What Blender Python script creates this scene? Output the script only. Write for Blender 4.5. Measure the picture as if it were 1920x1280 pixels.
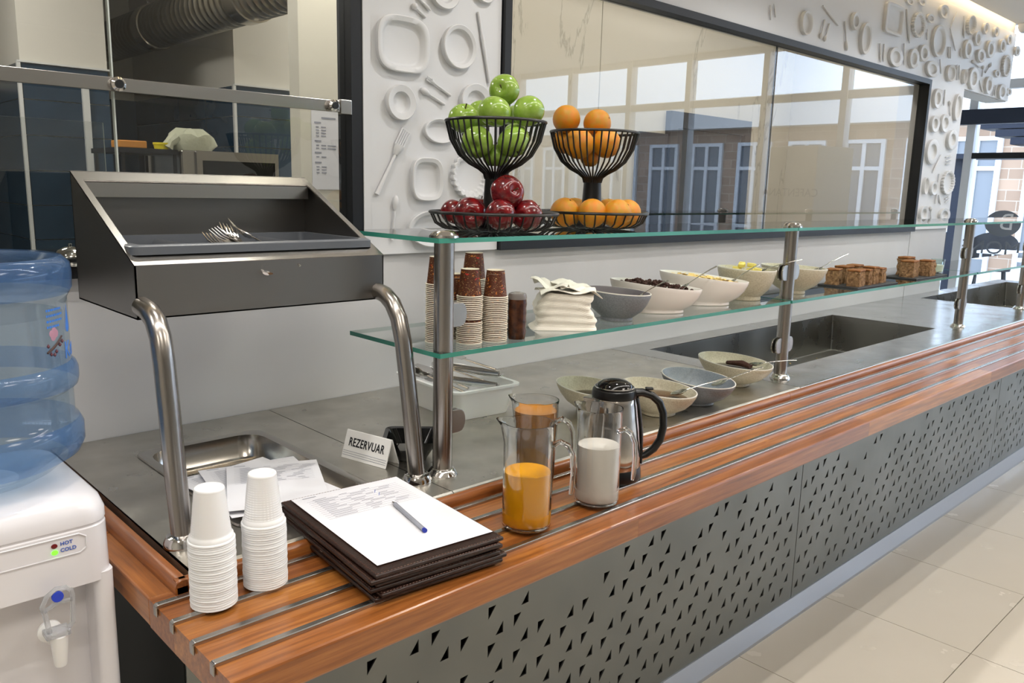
import bpy, bmesh, math, random
from mathutils import Vector, Matrix
from mathutils.geometry import delaunay_2d_cdt
R = math.radians
PI = math.pi
for o in list(bpy.data.objects):
    bpy.data.objects.remove(o)
scn = bpy.context.scene
C = scn.collection
rnd = random.Random(7)

# ------------------------------------------------------------------ camera
yaw, pit, rol, FPX = R(46.40), R(10.65), R(-1.443), 1527.7
fw = Vector((math.cos(yaw) * math.cos(pit), math.sin(yaw) * math.cos(pit), -math.sin(pit)))
rt = Vector((math.sin(yaw), -math.cos(yaw), 0))
dn = fw.cross(rt)
r2 = rt * math.cos(rol) + dn * math.sin(rol)
d2 = -rt * math.sin(rol) + dn * math.cos(rol)
cd = bpy.data.cameras.new('camera')
cam = bpy.data.objects.new('camera', cd)
C.objects.link(cam)
m = Matrix((r2, -d2, -fw)).transposed().to_4x4()
m.translation = Vector((0, 0, 1.476))
cam.matrix_world = m
cd.sensor_width = 36
cd.lens = FPX / 1920 * 36
cd.clip_start = 0.02
cd.clip_end = 200
scn.camera = cam

# ------------------------------------------------------------------ world / exposure
wd = bpy.data.worlds.new('overcast_sky')
scn.world = wd
wd.use_nodes = True
bg = wd.node_tree.nodes['Background']
bg.inputs[0].default_value = (0.66, 0.79, 1.0, 1)
bg.inputs[1].default_value = 6.5
vs = scn.view_settings
vs.view_transform = 'Standard'
vs.look = 'None'
vs.gamma = 1
vs.use_curve_mapping = False
vs.exposure = -0.15
cy = scn.cycles
cy.max_bounces = 8
cy.diffuse_bounces = 3
cy.glossy_bounces = 4
cy.transmission_bounces = 8
cy.transparent_max_bounces = 16
cy.caustics_reflective = True
cy.use_adaptive_sampling = True
cy.adaptive_threshold = 0.03
cy.use_denoising = True

# light budget: lamps of the place, then added fills for kitchen, room and hall
E_LINE = 36      # each run of ceiling line light (W)
E_SPOT = 5.5     # each recessed downlight
E_COVE = 1.1
E_KITCHEN_FILL = 46
E_ROOM_FILL = 9
E_HALL_FILL = 13
WARM = (1.0, 0.975, 0.94)

# ------------------------------------------------------------------ helpers
def lin(r, g, b):
    f = lambda c: (c / 255 / 12.92) if c <= 10.3 else ((c / 255 + 0.055) / 1.055) ** 2.4
    return (f(r), f(g), f(b), 1)

MATS = {}
def mat(name, col=(200, 200, 200), rough=0.5, metal=0.0, spec=0.5, var=None, bump=None, emit=None,
        trans=0.0, ior=1.45, sss=0.0, rvar=None, coat=0.0, stretch=None):
    if name in MATS:
        return MATS[name]
    mt = bpy.data.materials.new(name)
    mt.use_nodes = True
    nt = mt.node_tree
    n, l = nt.nodes, nt.links
    p = n['Principled BSDF']
    c = lin(*col)
    p.inputs['Base Color'].default_value = c
    p.inputs['Roughness'].default_value = rough
    p.inputs['Metallic'].default_value = metal
    p.inputs['Specular IOR Level'].default_value = spec
    p.inputs['Transmission Weight'].default_value = trans
    p.inputs['IOR'].default_value = ior
    p.inputs['Coat Weight'].default_value = coat
    if sss:
        p.inputs['Subsurface Weight'].default_value = sss
        p.inputs['Subsurface Radius'].default_value = (0.01, 0.006, 0.004)
        p.inputs['Subsurface Scale'].default_value = 1.0
    if emit:
        p.inputs['Emission Color'].default_value = lin(*emit[0])
        p.inputs['Emission Strength'].default_value = emit[1]
    tc = n.new('ShaderNodeTexCoord')
    src = tc.outputs['Object']
    if stretch:
        mp = n.new('ShaderNodeMapping')
        mp.inputs['Scale'].default_value = stretch
        l.new(src, mp.inputs['Vector'])
        src = mp.outputs['Vector']
    if var:                                   # (scale, second colour)
        nz = n.new('ShaderNodeTexNoise')
        nz.inputs['Scale'].default_value = var[0]
        nz.inputs['Detail'].default_value = 5
        l.new(src, nz.inputs['Vector'])
        rp = n.new('ShaderNodeValToRGB')
        rp.color_ramp.elements[0].position = 0.35
        rp.color_ramp.elements[1].position = 0.68
        rp.color_ramp.elements[0].color = c
        rp.color_ramp.elements[1].color = lin(*var[1])
        l.new(nz.outputs['Fac'], rp.inputs['Fac'])
        l.new(rp.outputs['Color'], p.inputs['Base Color'])
    if rvar:                                  # (scale, lo, hi)
        nz = n.new('ShaderNodeTexNoise')
        nz.inputs['Scale'].default_value = rvar[0]
        nz.inputs['Detail'].default_value = 6
        l.new(src, nz.inputs['Vector'])
        mr = n.new('ShaderNodeMapRange')
        mr.inputs['From Min'].default_value = 0.3
        mr.inputs['From Max'].default_value = 0.7
        mr.inputs['To Min'].default_value = rvar[1]
        mr.inputs['To Max'].default_value = rvar[2]
        l.new(nz.outputs['Fac'], mr.inputs['Value'])
        l.new(mr.outputs['Result'], p.inputs['Roughness'])
    if bump:                                  # (scale, strength, distance)
        nz = n.new('ShaderNodeTexNoise')
        nz.inputs['Scale'].default_value = bump[0]
        nz.inputs['Detail'].default_value = 4
        l.new(src, nz.inputs['Vector'])
        bp = n.new('ShaderNodeBump')
        bp.inputs['Strength'].default_value = bump[1]
        bp.inputs['Distance'].default_value = bump[2]
        l.new(nz.outputs['Fac'], bp.inputs['Height'])
        l.new(bp.outputs['Normal'], p.inputs['Normal'])
    MATS[name] = mt
    return mt

def pane_mat(name, tint, ior=1.5, rough=0.0, gain=1.0, haze=None):
    """thin clear sheet: straight-through light plus Fresnel mirror"""
    mt = bpy.data.materials.new(name)
    mt.use_nodes = True
    nt = mt.node_tree
    n, l = nt.nodes, nt.links
    n.clear()
    out = n.new('ShaderNodeOutputMaterial')
    tr = n.new('ShaderNodeBsdfTransparent')
    tr.inputs[0].default_value = lin(*tint)
    gl = n.new('ShaderNodeBsdfGlossy')
    gl.inputs['Roughness'].default_value = rough
    fr = n.new('ShaderNodeFresnel')
    fr.inputs[0].default_value = ior
    mm = n.new('ShaderNodeMath')
    mm.operation = 'MULTIPLY'
    mm.use_clamp = True
    mm.inputs[1].default_value = gain
    gi = n.new('ShaderNodeNewGeometry')      # mirror only on the side a ray enters by
    inv = n.new('ShaderNodeMath')
    inv.operation = 'SUBTRACT'
    inv.inputs[0].default_value = 1.0
    l.new(gi.outputs['Backfacing'], inv.inputs[1])
    m_in = n.new('ShaderNodeMath')
    m_in.operation = 'MULTIPLY'
    l.new(fr.outputs[0], m_in.inputs[0])
    l.new(inv.outputs[0], m_in.inputs[1])
    l.new(m_in.outputs[0], mm.inputs[0])
    mx = n.new('ShaderNodeMixShader')
    l.new(mm.outputs[0], mx.inputs[0])
    body = tr
    if haze:                                   # (colour, amount): a milky or coloured body
        df = n.new('ShaderNodeBsdfTranslucent')
        df.inputs[0].default_value = lin(*haze[0])
        d2_ = n.new('ShaderNodeBsdfDiffuse')
        d2_.inputs[0].default_value = lin(*haze[0])
        m0 = n.new('ShaderNodeMixShader')
        m0.inputs[0].default_value = 0.5
        l.new(df.outputs[0], m0.inputs[1])
        l.new(d2_.outputs[0], m0.inputs[2])
        m1 = n.new('ShaderNodeMixShader')
        m1.inputs[0].default_value = haze[1]
        l.new(tr.outputs[0], m1.inputs[1])
        l.new(m0.outputs[0], m1.inputs[2])
        body = m1
    l.new(body.outputs[0], mx.inputs[1])
    l.new(gl.outputs[0], mx.inputs[2])
    l.new(mx.outputs[0], out.inputs[0])
    MATS[name] = mt
    return mt

class MB:
    def __init__(s):
        s.v, s.f, s.m, s.s = [], [], [], []

    def add(s, vs_, fs, m=0, sm=False):
        b = len(s.v)
        s.v += [tuple(v) for v in vs_]
        for f in fs:
            s.f.append(tuple(i + b for i in f))
            s.m.append(m)
            s.s.append(sm)
        return s

    def box(s, x0, x1, y0, y1, z0, z1, m=0):
        return s.add([(x0, y0, z0), (x1, y0, z0), (x1, y1, z0), (x0, y1, z0), (x0, y0, z1), (x1, y0, z1), (x1, y1, z1), (x0, y1, z1)],
                     [(0, 3, 2, 1), (4, 5, 6, 7), (0, 1, 5, 4), (1, 2, 6, 5), (2, 3, 7, 6), (3, 0, 4, 7)], m)

    def prism(s, poly, axis, a, b, m=0, sm=False):
        """poly in the plane across axis ('x': (y,z), 'y': (x,z), 'z': (x,y)), from a to b along it"""
        k = len(poly)
        mk = {'x': lambda p, t: (t, p[0], p[1]), 'y': lambda p, t: (p[0], t, p[1]), 'z': lambda p, t: (p[0], p[1], t)}[axis]
        vv = [mk(p, a) for p in poly] + [mk(p, b) for p in poly]
        ff = [tuple(range(k)), tuple(range(2 * k - 1, k - 1, -1))]
        s.add(vv, ff, m, False)
        base = len(s.v) - 2 * k
        for i in range(k):
            j = (i + 1) % k
            s.f.append((base + i, base + k + i, base + k + j, base + j))
            s.m.append(m)
            s.s.append(sm)
        return s

    def tube(s, pts, r, n=8, m=0, closed=False, flat=1.0, up=None, cap=True):
        pts = [Vector(p) for p in pts]
        k = len(pts)
        rs = r if isinstance(r, (list, tuple)) else [r] * k
        tang = []
        for i in range(k):
            if closed:
                t = pts[(i + 1) % k] - pts[i - 1]
            else:
                t = pts[min(i + 1, k - 1)] - pts[max(i - 1, 0)]
            tang.append(t.normalized())
        u = Vector(up) if up else (Vector((0, 0, 1)) if abs(tang[0].z) < 0.9 else Vector((1, 0, 0)))
        vv, ff = [], []
        for i in range(k):
            t = tang[i]
            a = (u - t * u.dot(t))
            if a.length < 1e-6:
                a = t.orthogonal()
            a.normalize()
            u = a
            b = t.cross(a)
            for j in range(n):
                an = 2 * PI * j / n
                vv.append(pts[i] + (a * math.cos(an) * flat + b * math.sin(an)) * rs[i])
        for i in range(k if closed else k - 1):
            for j in range(n):
                i2, j2 = (i + 1) % k, (j + 1) % n
                ff.append((i * n + j, i * n + j2, i2 * n + j2, i2 * n + j))
        if cap and not closed:
            ff += [tuple(range(n - 1, -1, -1)), tuple((k - 1) * n + j for j in range(n))]
        return s.add(vv, ff, m, True)

    def lathe(s, prof, n=32, m=0, sx=1, sy=1, c=(0, 0, 0), zf=None, closed=False):
        """prof: (r, z) pairs; r 0 makes a pole. zf(x, y, z): optional reshaping"""
        rings, vv, ff = [], [], []
        for (r, z) in prof:
            if r <= 1e-6:
                rings.append([len(vv)])
                vv.append((0, 0, z))
            else:
                rings.append(list(range(len(vv), len(vv) + n)))
                for j in range(n):
                    an = 2 * PI * j / n
                    vv.append((r * math.cos(an) * sx, r * math.sin(an) * sy, z))
        prs = list(zip(rings, rings[1:]))
        if closed:
            prs.append((rings[-1], rings[0]))
        for a, b in prs:
            if len(a) == 1 and len(b) == 1:
                continue
            for j in range(n):
                j2 = (j + 1) % n
                if len(a) == 1:
                    ff.append((a[0], b[j2], b[j]))
                elif len(b) == 1:
                    ff.append((a[j], a[j2], b[0]))
                else:
                    ff.append((a[j], a[j2], b[j2], b[j]))
        if zf:
            vv = [zf(*v) for v in vv]
        vv = [(v[0] + c[0], v[1] + c[1], v[2] + c[2]) for v in vv]
        return s.add(vv, ff, m, True)

    def xf(s, mtx, start=0):
        for i in range(start, len(s.v)):
            s.v[i] = tuple(mtx @ Vector(s.v[i]))
        return s

    def mesh(s, name, mats, sharp=35):
        me = bpy.data.meshes.new(name)
        me.from_pydata(s.v, [], s.f)
        for mt in (mats if isinstance(mats, (list, tuple)) else [mats]):
            me.materials.append(mt)
        bm = bmesh.new()
        bm.from_mesh(me)
        for i, f in enumerate(bm.faces):
            f.material_index = s.m[i]
            f.smooth = s.s[i]
        bmesh.ops.recalc_face_normals(bm, faces=bm.faces)
        bm.to_mesh(me)
        bm.free()
        if any(s.s):
            me.set_sharp_from_angle(angle=R(sharp))
        return me

    def build(s, name, mats, parent=None, bevel=0, loc=None, rot=None, sharp=35, seg=2):
        return obj(name, s.mesh(name, mats, sharp), parent, bevel, loc, rot, seg)

def obj(name, me, parent=None, bevel=0, loc=None, rot=None, seg=2):
    o = bpy.data.objects.new(name, me)
    C.objects.link(o)
    if parent:
        o.parent = parent
    if loc:
        o.location = loc
    if rot:
        o.rotation_euler = rot
    if bevel:
        b = o.modifiers.new('bevel', 'BEVEL')
        b.width = bevel
        b.segments = seg
        b.limit_method = 'ANGLE'
        b.angle_limit = R(40)
    return o

def thing(name, label, cat, loc=(0, 0, 0), rotz=0, group=None):
    o = bpy.data.objects.new(name, None)
    o.empty_display_size = 0.05
    C.objects.link(o)
    o.location = loc
    o.rotation_euler = (0, 0, rotz)
    return tag(o, label, cat, group)

def tag(o, label, cat, group=None):
    o['label'] = label
    o['category'] = cat
    if group:
        o['group'] = group
    return o

def struct(o, label=None):
    o['kind'] = 'structure'
    if label:
        o['label'] = label
    return o

def stuff(o):
    o['kind'] = 'stuff'
    return o

def dup(root, loc, rotz=None, label=None, group=None, rot=None):
    r_ = root.copy()
    C.objects.link(r_)
    r_.location = loc
    if rotz is not None:
        r_.rotation_euler = (0, 0, rotz)
    if rot is not None:
        r_.rotation_euler = rot
    if label:
        r_['label'] = label
    if group:
        r_['group'] = group
    for ch in list(root.children):
        c_ = ch.copy()
        C.objects.link(c_)
        c_.parent = r_
        for g in ch.children:
            d_ = g.copy()
            C.objects.link(d_)
            d_.parent = c_
    return r_

def text_mesh(body, size, extrude=0.0002, align='CENTER', xscale=1.0, spacing=1.0, offset=0.0):
    cu = bpy.data.curves.new('txt', 'FONT')
    cu.body = body
    cu.size = size
    cu.extrude = extrude
    cu.align_x = align
    cu.align_y = 'CENTER'
    cu.space_character = spacing
    cu.offset = offset
    cu.resolution_u = 3
    o = bpy.data.objects.new('txt', cu)
    C.objects.link(o)
    dg = bpy.context.evaluated_depsgraph_get()
    dg.update()
    me = bpy.data.meshes.new_from_object(o.evaluated_get(dg))
    bpy.data.objects.remove(o)
    bpy.data.curves.remove(cu)
    for v in me.vertices:
        v.co.x *= xscale
    me.materials.clear()
    return me

def text(name, body, size, mt, parent, mtx, **kw):
    me = text_mesh(body, size, **kw)
    me.materials.append(mt)
    me.transform(mtx)
    return obj(name, me, parent)

def facing(loc, right, up):
    """matrix that puts a flat XY drawing at loc with given right and up directions"""
    r_, u_ = Vector(right).normalized(), Vector(up).normalized()
    n_ = r_.cross(u_)
    mm = Matrix((r_, u_, n_)).transposed().to_4x4()
    mm.translation = Vector(loc)
    return mm

def lamp(name, kind, loc, energy, col, parent=None, rot=(0, 0, 0), size=0.1, size_y=None, spot=None):
    ld = bpy.data.lights.new(name, kind)
    ld.energy = energy
    ld.color = col
    if kind == 'AREA':
        ld.size = size
        if size_y:
            ld.shape = 'RECTANGLE'
            ld.size_y = size_y
        else:
            ld.shape = 'DISK'
    elif kind == 'SPOT':
        ld.shadow_soft_size = size
        ld.spot_size = spot or R(120)
        ld.spot_blend = 0.6
    else:
        ld.shadow_soft_size = size
    o = bpy.data.objects.new(name, ld)
    C.objects.link(o)
    o.location = loc
    o.rotation_euler = rot
    if parent:
        o.parent = parent
    return o

# ------------------------------------------------------------------ materials
WALL = mat('painted_wall', (203, 203, 204), 0.6, var=(2.5, (197, 197, 198)), bump=(90, 0.05, 0.002))
RELIEF = mat('relief_paint', (220, 221, 223), 0.42)
CREAM = mat('cream_plaster', (212, 208, 198), 0.7)
CEIL = mat('ceiling_paint', (225, 223, 220), 0.8)
BLACK = mat('black_powder_coat', (22, 25, 30), 0.45)
STEEL = mat('brushed_steel', (172, 169, 165), 0.27, 1.0)
STEEL_TOP = mat('worktop_steel', (190, 188, 184), 0.2, 1.0, rvar=(9, 0.14, 0.28), bump=(7, 0.05, 0.002))
STEEL_WORN = mat('worn_worktop_steel', (186, 183, 175), 0.3, 1.0, rvar=(16, 0.26, 0.42), var=(11, (204, 200, 192)), bump=(12, 0.05, 0.002))
STEEL_POST = mat('post_steel', (160, 155, 150), 0.25, 1.0)
CHROME = mat('polished_steel', (210, 208, 206), 0.1, 1.0)
BOXSTEEL = mat('box_steel_dark_reflection', (130, 128, 126), 0.34, 1.0)  # base darkened to stand in for the dark surroundings the box reflects
PANELSTEEL = mat('panel_grey', (126, 128, 125), 0.42, 0.85, rvar=(5, 0.36, 0.5))
PLINTH = mat('plinth_aluminium', (176, 178, 182), 0.4, 0.8)
INNER = mat('counter_inside', (24, 25, 24), 0.8)
SHELFGLASS = pane_mat('shelf_glass', (244, 250, 248), 1.5, gain=1.7)
EDGEGLASS = mat('glass_edge_green', (36, 118, 102), 0.12, spec=0.6, var=(3, (70, 150, 132)))
WINGLASS = pane_mat('window_glass', (246, 247, 246), 1.52, gain=1.9)
FACGLASS = pane_mat('facade_glass', (250, 252, 252), 1.45, gain=1.2)
BLACKWIRE = mat('black_wire', (16, 17, 18), 0.35)
WHITEPLASTIC = mat('white_plastic', (238, 238, 238), 0.32, sss=0.05)
COOLERW = mat('cooler_plastic', (226, 224, 228), 0.28, coat=0.3)
PAPER = mat('paper', (224, 224, 229), 0.75)
INK = mat('grey_ink', (150, 152, 164), 0.8)
BLACKINK = mat('black_ink', (12, 14, 22), 0.6)
BLUEINK = mat('blue_ink', (40, 90, 190), 0.5)
BLACKPLASTIC = mat('black_plastic', (14, 14, 15), 0.32)
GLASSW = mat('jug_glass', (255, 255, 255), 0.02, trans=1.0, ior=1.42)
CERAMIC_W = mat('white_ceramic', (236, 228, 222), 0.25)
CERAMIC_C = mat('cream_stoneware', (204, 196, 174), 0.35, var=(260, (182, 172, 148)))
CERAMIC_CI = mat('cream_stoneware_inside', (214, 208, 186), 0.35, var=(260, (192, 184, 160)))
CERAMIC_G = mat('grey_stoneware', (112, 116, 122), 0.4, var=(300, (132, 136, 142)))
RIMW = mat('pale_rim', (226, 222, 212), 0.35)
SLATE = mat('slate', (48, 48, 50), 0.6)
CUTLERY = mat('cutlery_steel', (200, 198, 195), 0.16, 1.0)

def wood_mat(name, along):
    mt = bpy.data.materials.new(name)
    mt.use_nodes = True
    nt = mt.node_tree
    n, l = nt.nodes, nt.links
    p = n['Principled BSDF']
    ge = n.new('ShaderNodeNewGeometry')
    oi = n.new('ShaderNodeObjectInfo')
    ad = n.new('ShaderNodeVectorMath')
    ad.operation = 'ADD'
    ml = n.new('ShaderNodeMath')
    ml.operation = 'MULTIPLY'
    ml.inputs[1].default_value = 37.0
    l.new(oi.outputs['Random'], ml.inputs[0])
    l.new(ge.outputs['Position'], ad.inputs[0])
    l.new(ml.outputs[0], ad.inputs[1])
    mp = n.new('ShaderNodeMapping')
    mp.inputs['Scale'].default_value = (2.2, 45, 45) if along == 'x' else (45, 2.2, 45)
    l.new(ad.outputs[0], mp.inputs['Vector'])
    nz = n.new('ShaderNodeTexNoise')
    nz.inputs['Scale'].default_value = 2.2
    nz.inputs['Detail'].default_value = 6
    nz.inputs['Roughness'].default_value = 0.62
    l.new(mp.outputs[0], nz.inputs['Vector'])
    rp = n.new('ShaderNodeValToRGB')
    e = rp.color_ramp.elements
    e[0].position, e[0].color = 0.28, lin(112, 62, 26)
    e[1].position, e[1].color = 0.72, lin(178, 114, 56)
    k = rp.color_ramp.elements.new(0.5)
    k.color = lin(150, 88, 40)
    l.new(nz.outputs['Fac'], rp.inputs['Fac'])
    hs = n.new('ShaderNodeHueSaturation')
    mr = n.new('ShaderNodeMapRange')
    mr.inputs['To Min'].default_value = 0.80
    mr.inputs['To Max'].default_value = 1.16
    l.new(oi.outputs['Random'], mr.inputs['Value'])
    l.new(mr.outputs[0], hs.inputs['Value'])
    m2 = n.new('ShaderNodeMapRange')
    m2.inputs['To Min'].default_value = 0.496
    m2.inputs['To Max'].default_value = 0.508
    l.new(oi.outputs['Random'], m2.inputs['Value'])
    l.new(m2.outputs[0], hs.inputs['Hue'])
    l.new(rp.outputs[0], hs.inputs['Color'])
    l.new(hs.outputs[0], p.inputs['Base Color'])
    p.inputs['Roughness'].default_value = 0.3
    bp = n.new('ShaderNodeBump')
    bp.inputs['Strength'].default_value = 0.1
    bp.inputs['Distance'].default_value = 0.001
    l.new(nz.outputs['Fac'], bp.inputs['Height'])
    l.new(bp.outputs[0], p.inputs['Normal'])
    p.inputs['Coat Weight'].default_value = 0.25
    p.inputs['Coat Roughness'].default_value = 0.18
    MATS[name] = mt
    return mt
WOODX = wood_mat('oiled_wood_lengthwise', 'x')
WOODY = wood_mat('oiled_wood_crosswise', 'y')

def marble_mat():
    mt = mat('cream_marble', (205, 200, 186), 0.25)
    nt = mt.node_tree
    n, l = nt.nodes, nt.links
    p = n['Principled BSDF']
    tc = n.new('ShaderNodeTexCoord')
    mp = n.new('ShaderNodeMapping')
    mp.inputs['Rotation'].default_value = (0, R(28), 0)
    mp.inputs['Scale'].default_value = (1.0, 1.0, 0.28)
    l.new(tc.outputs['Object'], mp.inputs[0])
    nz = n.new('ShaderNodeTexNoise')
    nz.inputs['Scale'].default_value = 2.6
    nz.inputs['Detail'].default_value = 8
    nz.inputs['Roughness'].default_value = 0.6
    nz.inputs['Distortion'].default_value = 0.4
    l.new(mp.outputs[0], nz.inputs['Vector'])
    sb = n.new('ShaderNodeMath')
    sb.operation = 'SUBTRACT'
    sb.inputs[1].default_value = 0.5
    l.new(nz.outputs['Fac'], sb.inputs[0])
    ab = n.new('ShaderNodeMath')
    ab.operation = 'ABSOLUTE'
    l.new(sb.outputs[0], ab.inputs[0])
    rp = n.new('ShaderNodeValToRGB')
    rp.color_ramp.elements[0].position = 0.0
    rp.color_ramp.elements[0].color = lin(176, 170, 156)
    rp.color_ramp.elements[1].position = 0.012
    rp.color_ramp.elements[1].color = lin(208, 203, 189)
    l.new(ab.outputs[0], rp.inputs[0])
    l.new(rp.outputs[0], p.inputs['Base Color'])
    return mt
MARBLE = marble_mat()

# ================================================================== structure: floor
FLOORT = mat('floor_tile', (214, 205, 190), 0.22, var=(1.3, (207, 197, 181)), rvar=(3, 0.18, 0.3))
GROUT = mat('grout', (128, 122, 114), 0.8)
fl = struct(MB().box(-4, 9.6, -8, 6, -0.06, -0.006).build('floor', GROUT))
tm = MB().box(0.0015, 0.5985, 0.0015, 0.5985, -0.012, 0).mesh('tile', FLOORT)
far = MB()
for i in range(-10, 13):
    for j in range(-15, 9):
        x, y = 2.22 + 0.6 * i, 0.722 + 0.6 * j
        if 0 <= i + 1 <= 7 and -3 <= j <= 0:
            obj('tile', tm, fl, loc=(x, y, 0))
        elif -4 <= x and x + 0.6 <= 9.62 and y >= -8 and y + 0.6 <= 6:
            far.box(x + .0015, x + .5985, y + .0015, y + .5985, -0.012, 0)
stuff(far.build('tile_field', FLOORT, fl))

# ================================================================== structure: back wall, relief
wb = MB()
wb.box(-4, 4.886, 1.85, 1.97, 0, 1.27)
wb.box(1.68, 4.886, 1.85, 1.97, 1.27, 1.29)
wb.box(1.21, 1.68, 1.85, 1.97, 1.27, 3.3)
wb.box(-4, 1.21, 1.85, 1.97, 2.5, 3.3)
wb.box(1.68, 6.25, 1.85, 1.97, 2.12, 3.3)
wb.box(4.894, 5.45, 1.85, 2.0, 0, 2.12)
struct(wb.build('wall_back', WALL))
rel = MB()
rel.box(1.222, 1.676, 1.838, 1.85, 1.292, 2.55)
rel.box(1.676, 6.25, 1.838, 1.85, 2.125, 2.55)
rel.box(4.897, 5.43, 1.838, 1.85, 1.30, 2.125)
wr = struct(rel.build('wall_relief', RELIEF))
struct(MB().box(1.2, 1.222, 1.832, 1.852, 1.292, 2.55).build('trim_1', RELIEF))

def relief_plate(kind, x, z, a, b):
    """raised crockery facing the hall (-Y); a, b half sizes"""
    mb = MB()
    n = 40 if kind != 'sh' else 110
    def ring(k):
        pts = []
        for i in range(n):
            t = 2 * PI * i / n
            c_, s_ = math.cos(t), math.sin(t)
            if kind in ('sq', 'tr'):
                e = 0.62 if kind == 'sq' else 0.25
                c_ = math.copysign(abs(c_) ** e, c_)
                s_ = math.copysign(abs(s_) ** e, s_)
            f = k
            if kind == 'sh' and k > 0.6:
                f = k * (1 + 0.08 * abs(math.sin(t * 11)) - 0.03)
            pts.append((a * f * c_, b * f * s_))
        return pts
    inner = 0.74 if kind in ('ov', 'sq', 'tr', 'sh') else 0.55
    dep = min(0.016, 0.3 * min(a, b) + 0.004)
    prof = [(0.97, 0.0), (1.0, -dep), (0.96, -dep * 1.12), (inner + .06, -dep * 0.9), (inner, -dep * 0.25), (inner * 0.9, -dep * 0.12)]
    vv, ff = [], []
    for k, y in prof:
        vv += [(p[0], y, p[1]) for p in ring(k)]
    L_ = len(prof)
    for q in range(L_ - 1):
        for i in range(n):
            j = (i + 1) % n
            ff.append((q * n + i, q * n + j, (q + 1) * n + j, (q + 1) * n + i))
    ff.append(tuple((L_ - 1) * n + i for i in range(n)))
    mb.add(vv, ff, 0, True)
    nm = {'pl': 'plate', 'ov': 'oval_plate', 'sq': 'square_plate', 'tr': 'tray', 'sh': 'fluted_plate'}[kind]
    mb.build(nm, RELIEF, wr, loc=(x, 1.838, z), sharp=50)

def relief_tool(kind, x0, z0, x1, z1):
    mb = MB()
    d = Vector((x1 - x0, 0, z1 - z0))
    L_ = d.length
    u = d.normalized()
    w = max(0.0045, L_ * 0.035)
    def at(t, off=0, y=-0.004):
        p = u * (t * L_) + Vector((-u.z, 0, u.x)) * off
        return (p.x, y, p.z)
    if kind == 'stick':
        mb.tube([at(0), at(0.3), at(0.34), at(1)], [w * .6, w * .6, w * .9, w * .6], 6)
    elif kind == 'knife':
        mb.tube([at(0), at(0.45), at(0.5), at(0.8), at(1)], [w * .8, w * .9, w * 1.1, w * 1.2, w * .4], 6)
    else:
        mb.tube([at(0.3), at(0.5), at(1)], [w * .6, w * .7, w * 1.0], 6)
        if kind == 'spoon':
            mb.tube([at(0), at(.06), at(.16), at(.26), at(.34)], [w * .6, w * 1.6, w * 2.1, w * 1.5, w * .7], 10)
        elif kind == 'fork':
            mb.tube([at(.16), at(.22), at(.32)], [w * 1.6, w * 1.5, w * .7], 8)
            for q in (-1, 0, 1):
                mb.tube([at(0, q * w * 1.1), at(.2, q * w * 1.1)], w * .42, 5)
        else:
            ww = w * 2.2
            mb.tube([at(.24, 0), at(.30, 0), at(.38, 0)], [ww * .95, ww * .9, w * .8], 8)
            for q in range(5):
                mb.tube([at(0, (q - 2) * ww * .45), at(.25, (q - 2) * ww * .45)], ww * .17, 5)
            mb.tube([at(0, -ww), at(0, ww)], ww * .15, 5)
    mb.build(kind if kind != 'stick' else 'skewer', RELIEF, wr, loc=(x0, 1.836, z0), sharp=60)

PANEL_A=[
  ('sq',1.322,1.838,0.083,0.071),
  ('ov',1.511,1.856,0.059,0.059),
  ('pl',1.458,1.987,0.048,0.041),
  ('pl',1.603,2.02,0.04,0.034),
  ('pl',1.314,1.691,0.046,0.046),
  ('pl',1.574,1.717,0.056,0.048),
  ('ov',1.447,1.626,0.056,0.033),
  ('sq',1.402,1.494,0.053,0.059),
  ('sh',1.56,1.51,0.069,0.065),
  ('ov',1.421,1.359,0.085,0.051),
]
UT_A=[
  ('spoon',1.354,1.943,1.397,1.917),
  ('knife',1.372,1.962,1.414,1.937),
  ('fork',1.403,1.763,1.485,1.725),
  ('spoon',1.382,1.733,1.464,1.699),
  ('spatula',1.334,1.619,1.239,1.451),
  ('spoon',1.301,1.449,1.288,1.33),
  ('stick',1.582,1.96,1.629,1.772),
]
HEAD=[
  ('ov',3.438,2.203,0.046,0.05),
  ('pl',3.899,2.279,0.041,0.04),
  ('ov',4.021,2.219,0.053,0.073),
  ('tr',4.32,2.351,0.109,0.073),
  ('sh',4.63,2.368,0.077,0.06),
  ('pl',4.787,2.425,0.054,0.023),
  ('ov',4.929,2.328,0.094,0.084),
  ('pl',4.952,2.485,0.066,0.036),
  ('pl',4.383,2.178,0.08,0.047),
  ('pl',4.609,2.198,0.06,0.049),
  ('pl',4.738,2.241,0.061,0.043),
  ('pl',4.877,2.175,0.089,0.042),
  ('pl',5.382,2.344,0.067,0.054),
  ('pl',5.517,2.422,0.058,0.043),
  ('pl',5.606,2.334,0.069,0.039),
  ('pl',5.759,2.392,0.069,0.052),
  ('pl',5.97,2.439,0.053,0.04),
  ('ov',5.156,2.184,0.066,0.046),
  ('pl',5.529,2.194,0.079,0.065),
  ('ov',5.383,2.19,0.037,0.042),
  ('pl',5.812,2.183,0.067,0.054),
  ('sh',6.097,2.332,0.075,0.065),
  ('pl',6.08,2.168,0.075,0.05),
  ('pl',6.09,2.492,0.046,0.031),
  ('pl',6.278,2.446,0.049,0.032),
  ('pl',5.949,2.269,0.05,0.023),
  ('sh',5.388,2.479,0.064,0.053),
  ('pl',5.638,2.496,0.048,0.033),
  ('pl',5.826,2.503,0.041,0.03),
  ('pl',4.496,2.465,0.049,0.018),
  ('pl',4.648,2.487,0.052,0.019),
  ('pl',6.225,2.182,0.049,0.024),
]
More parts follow.
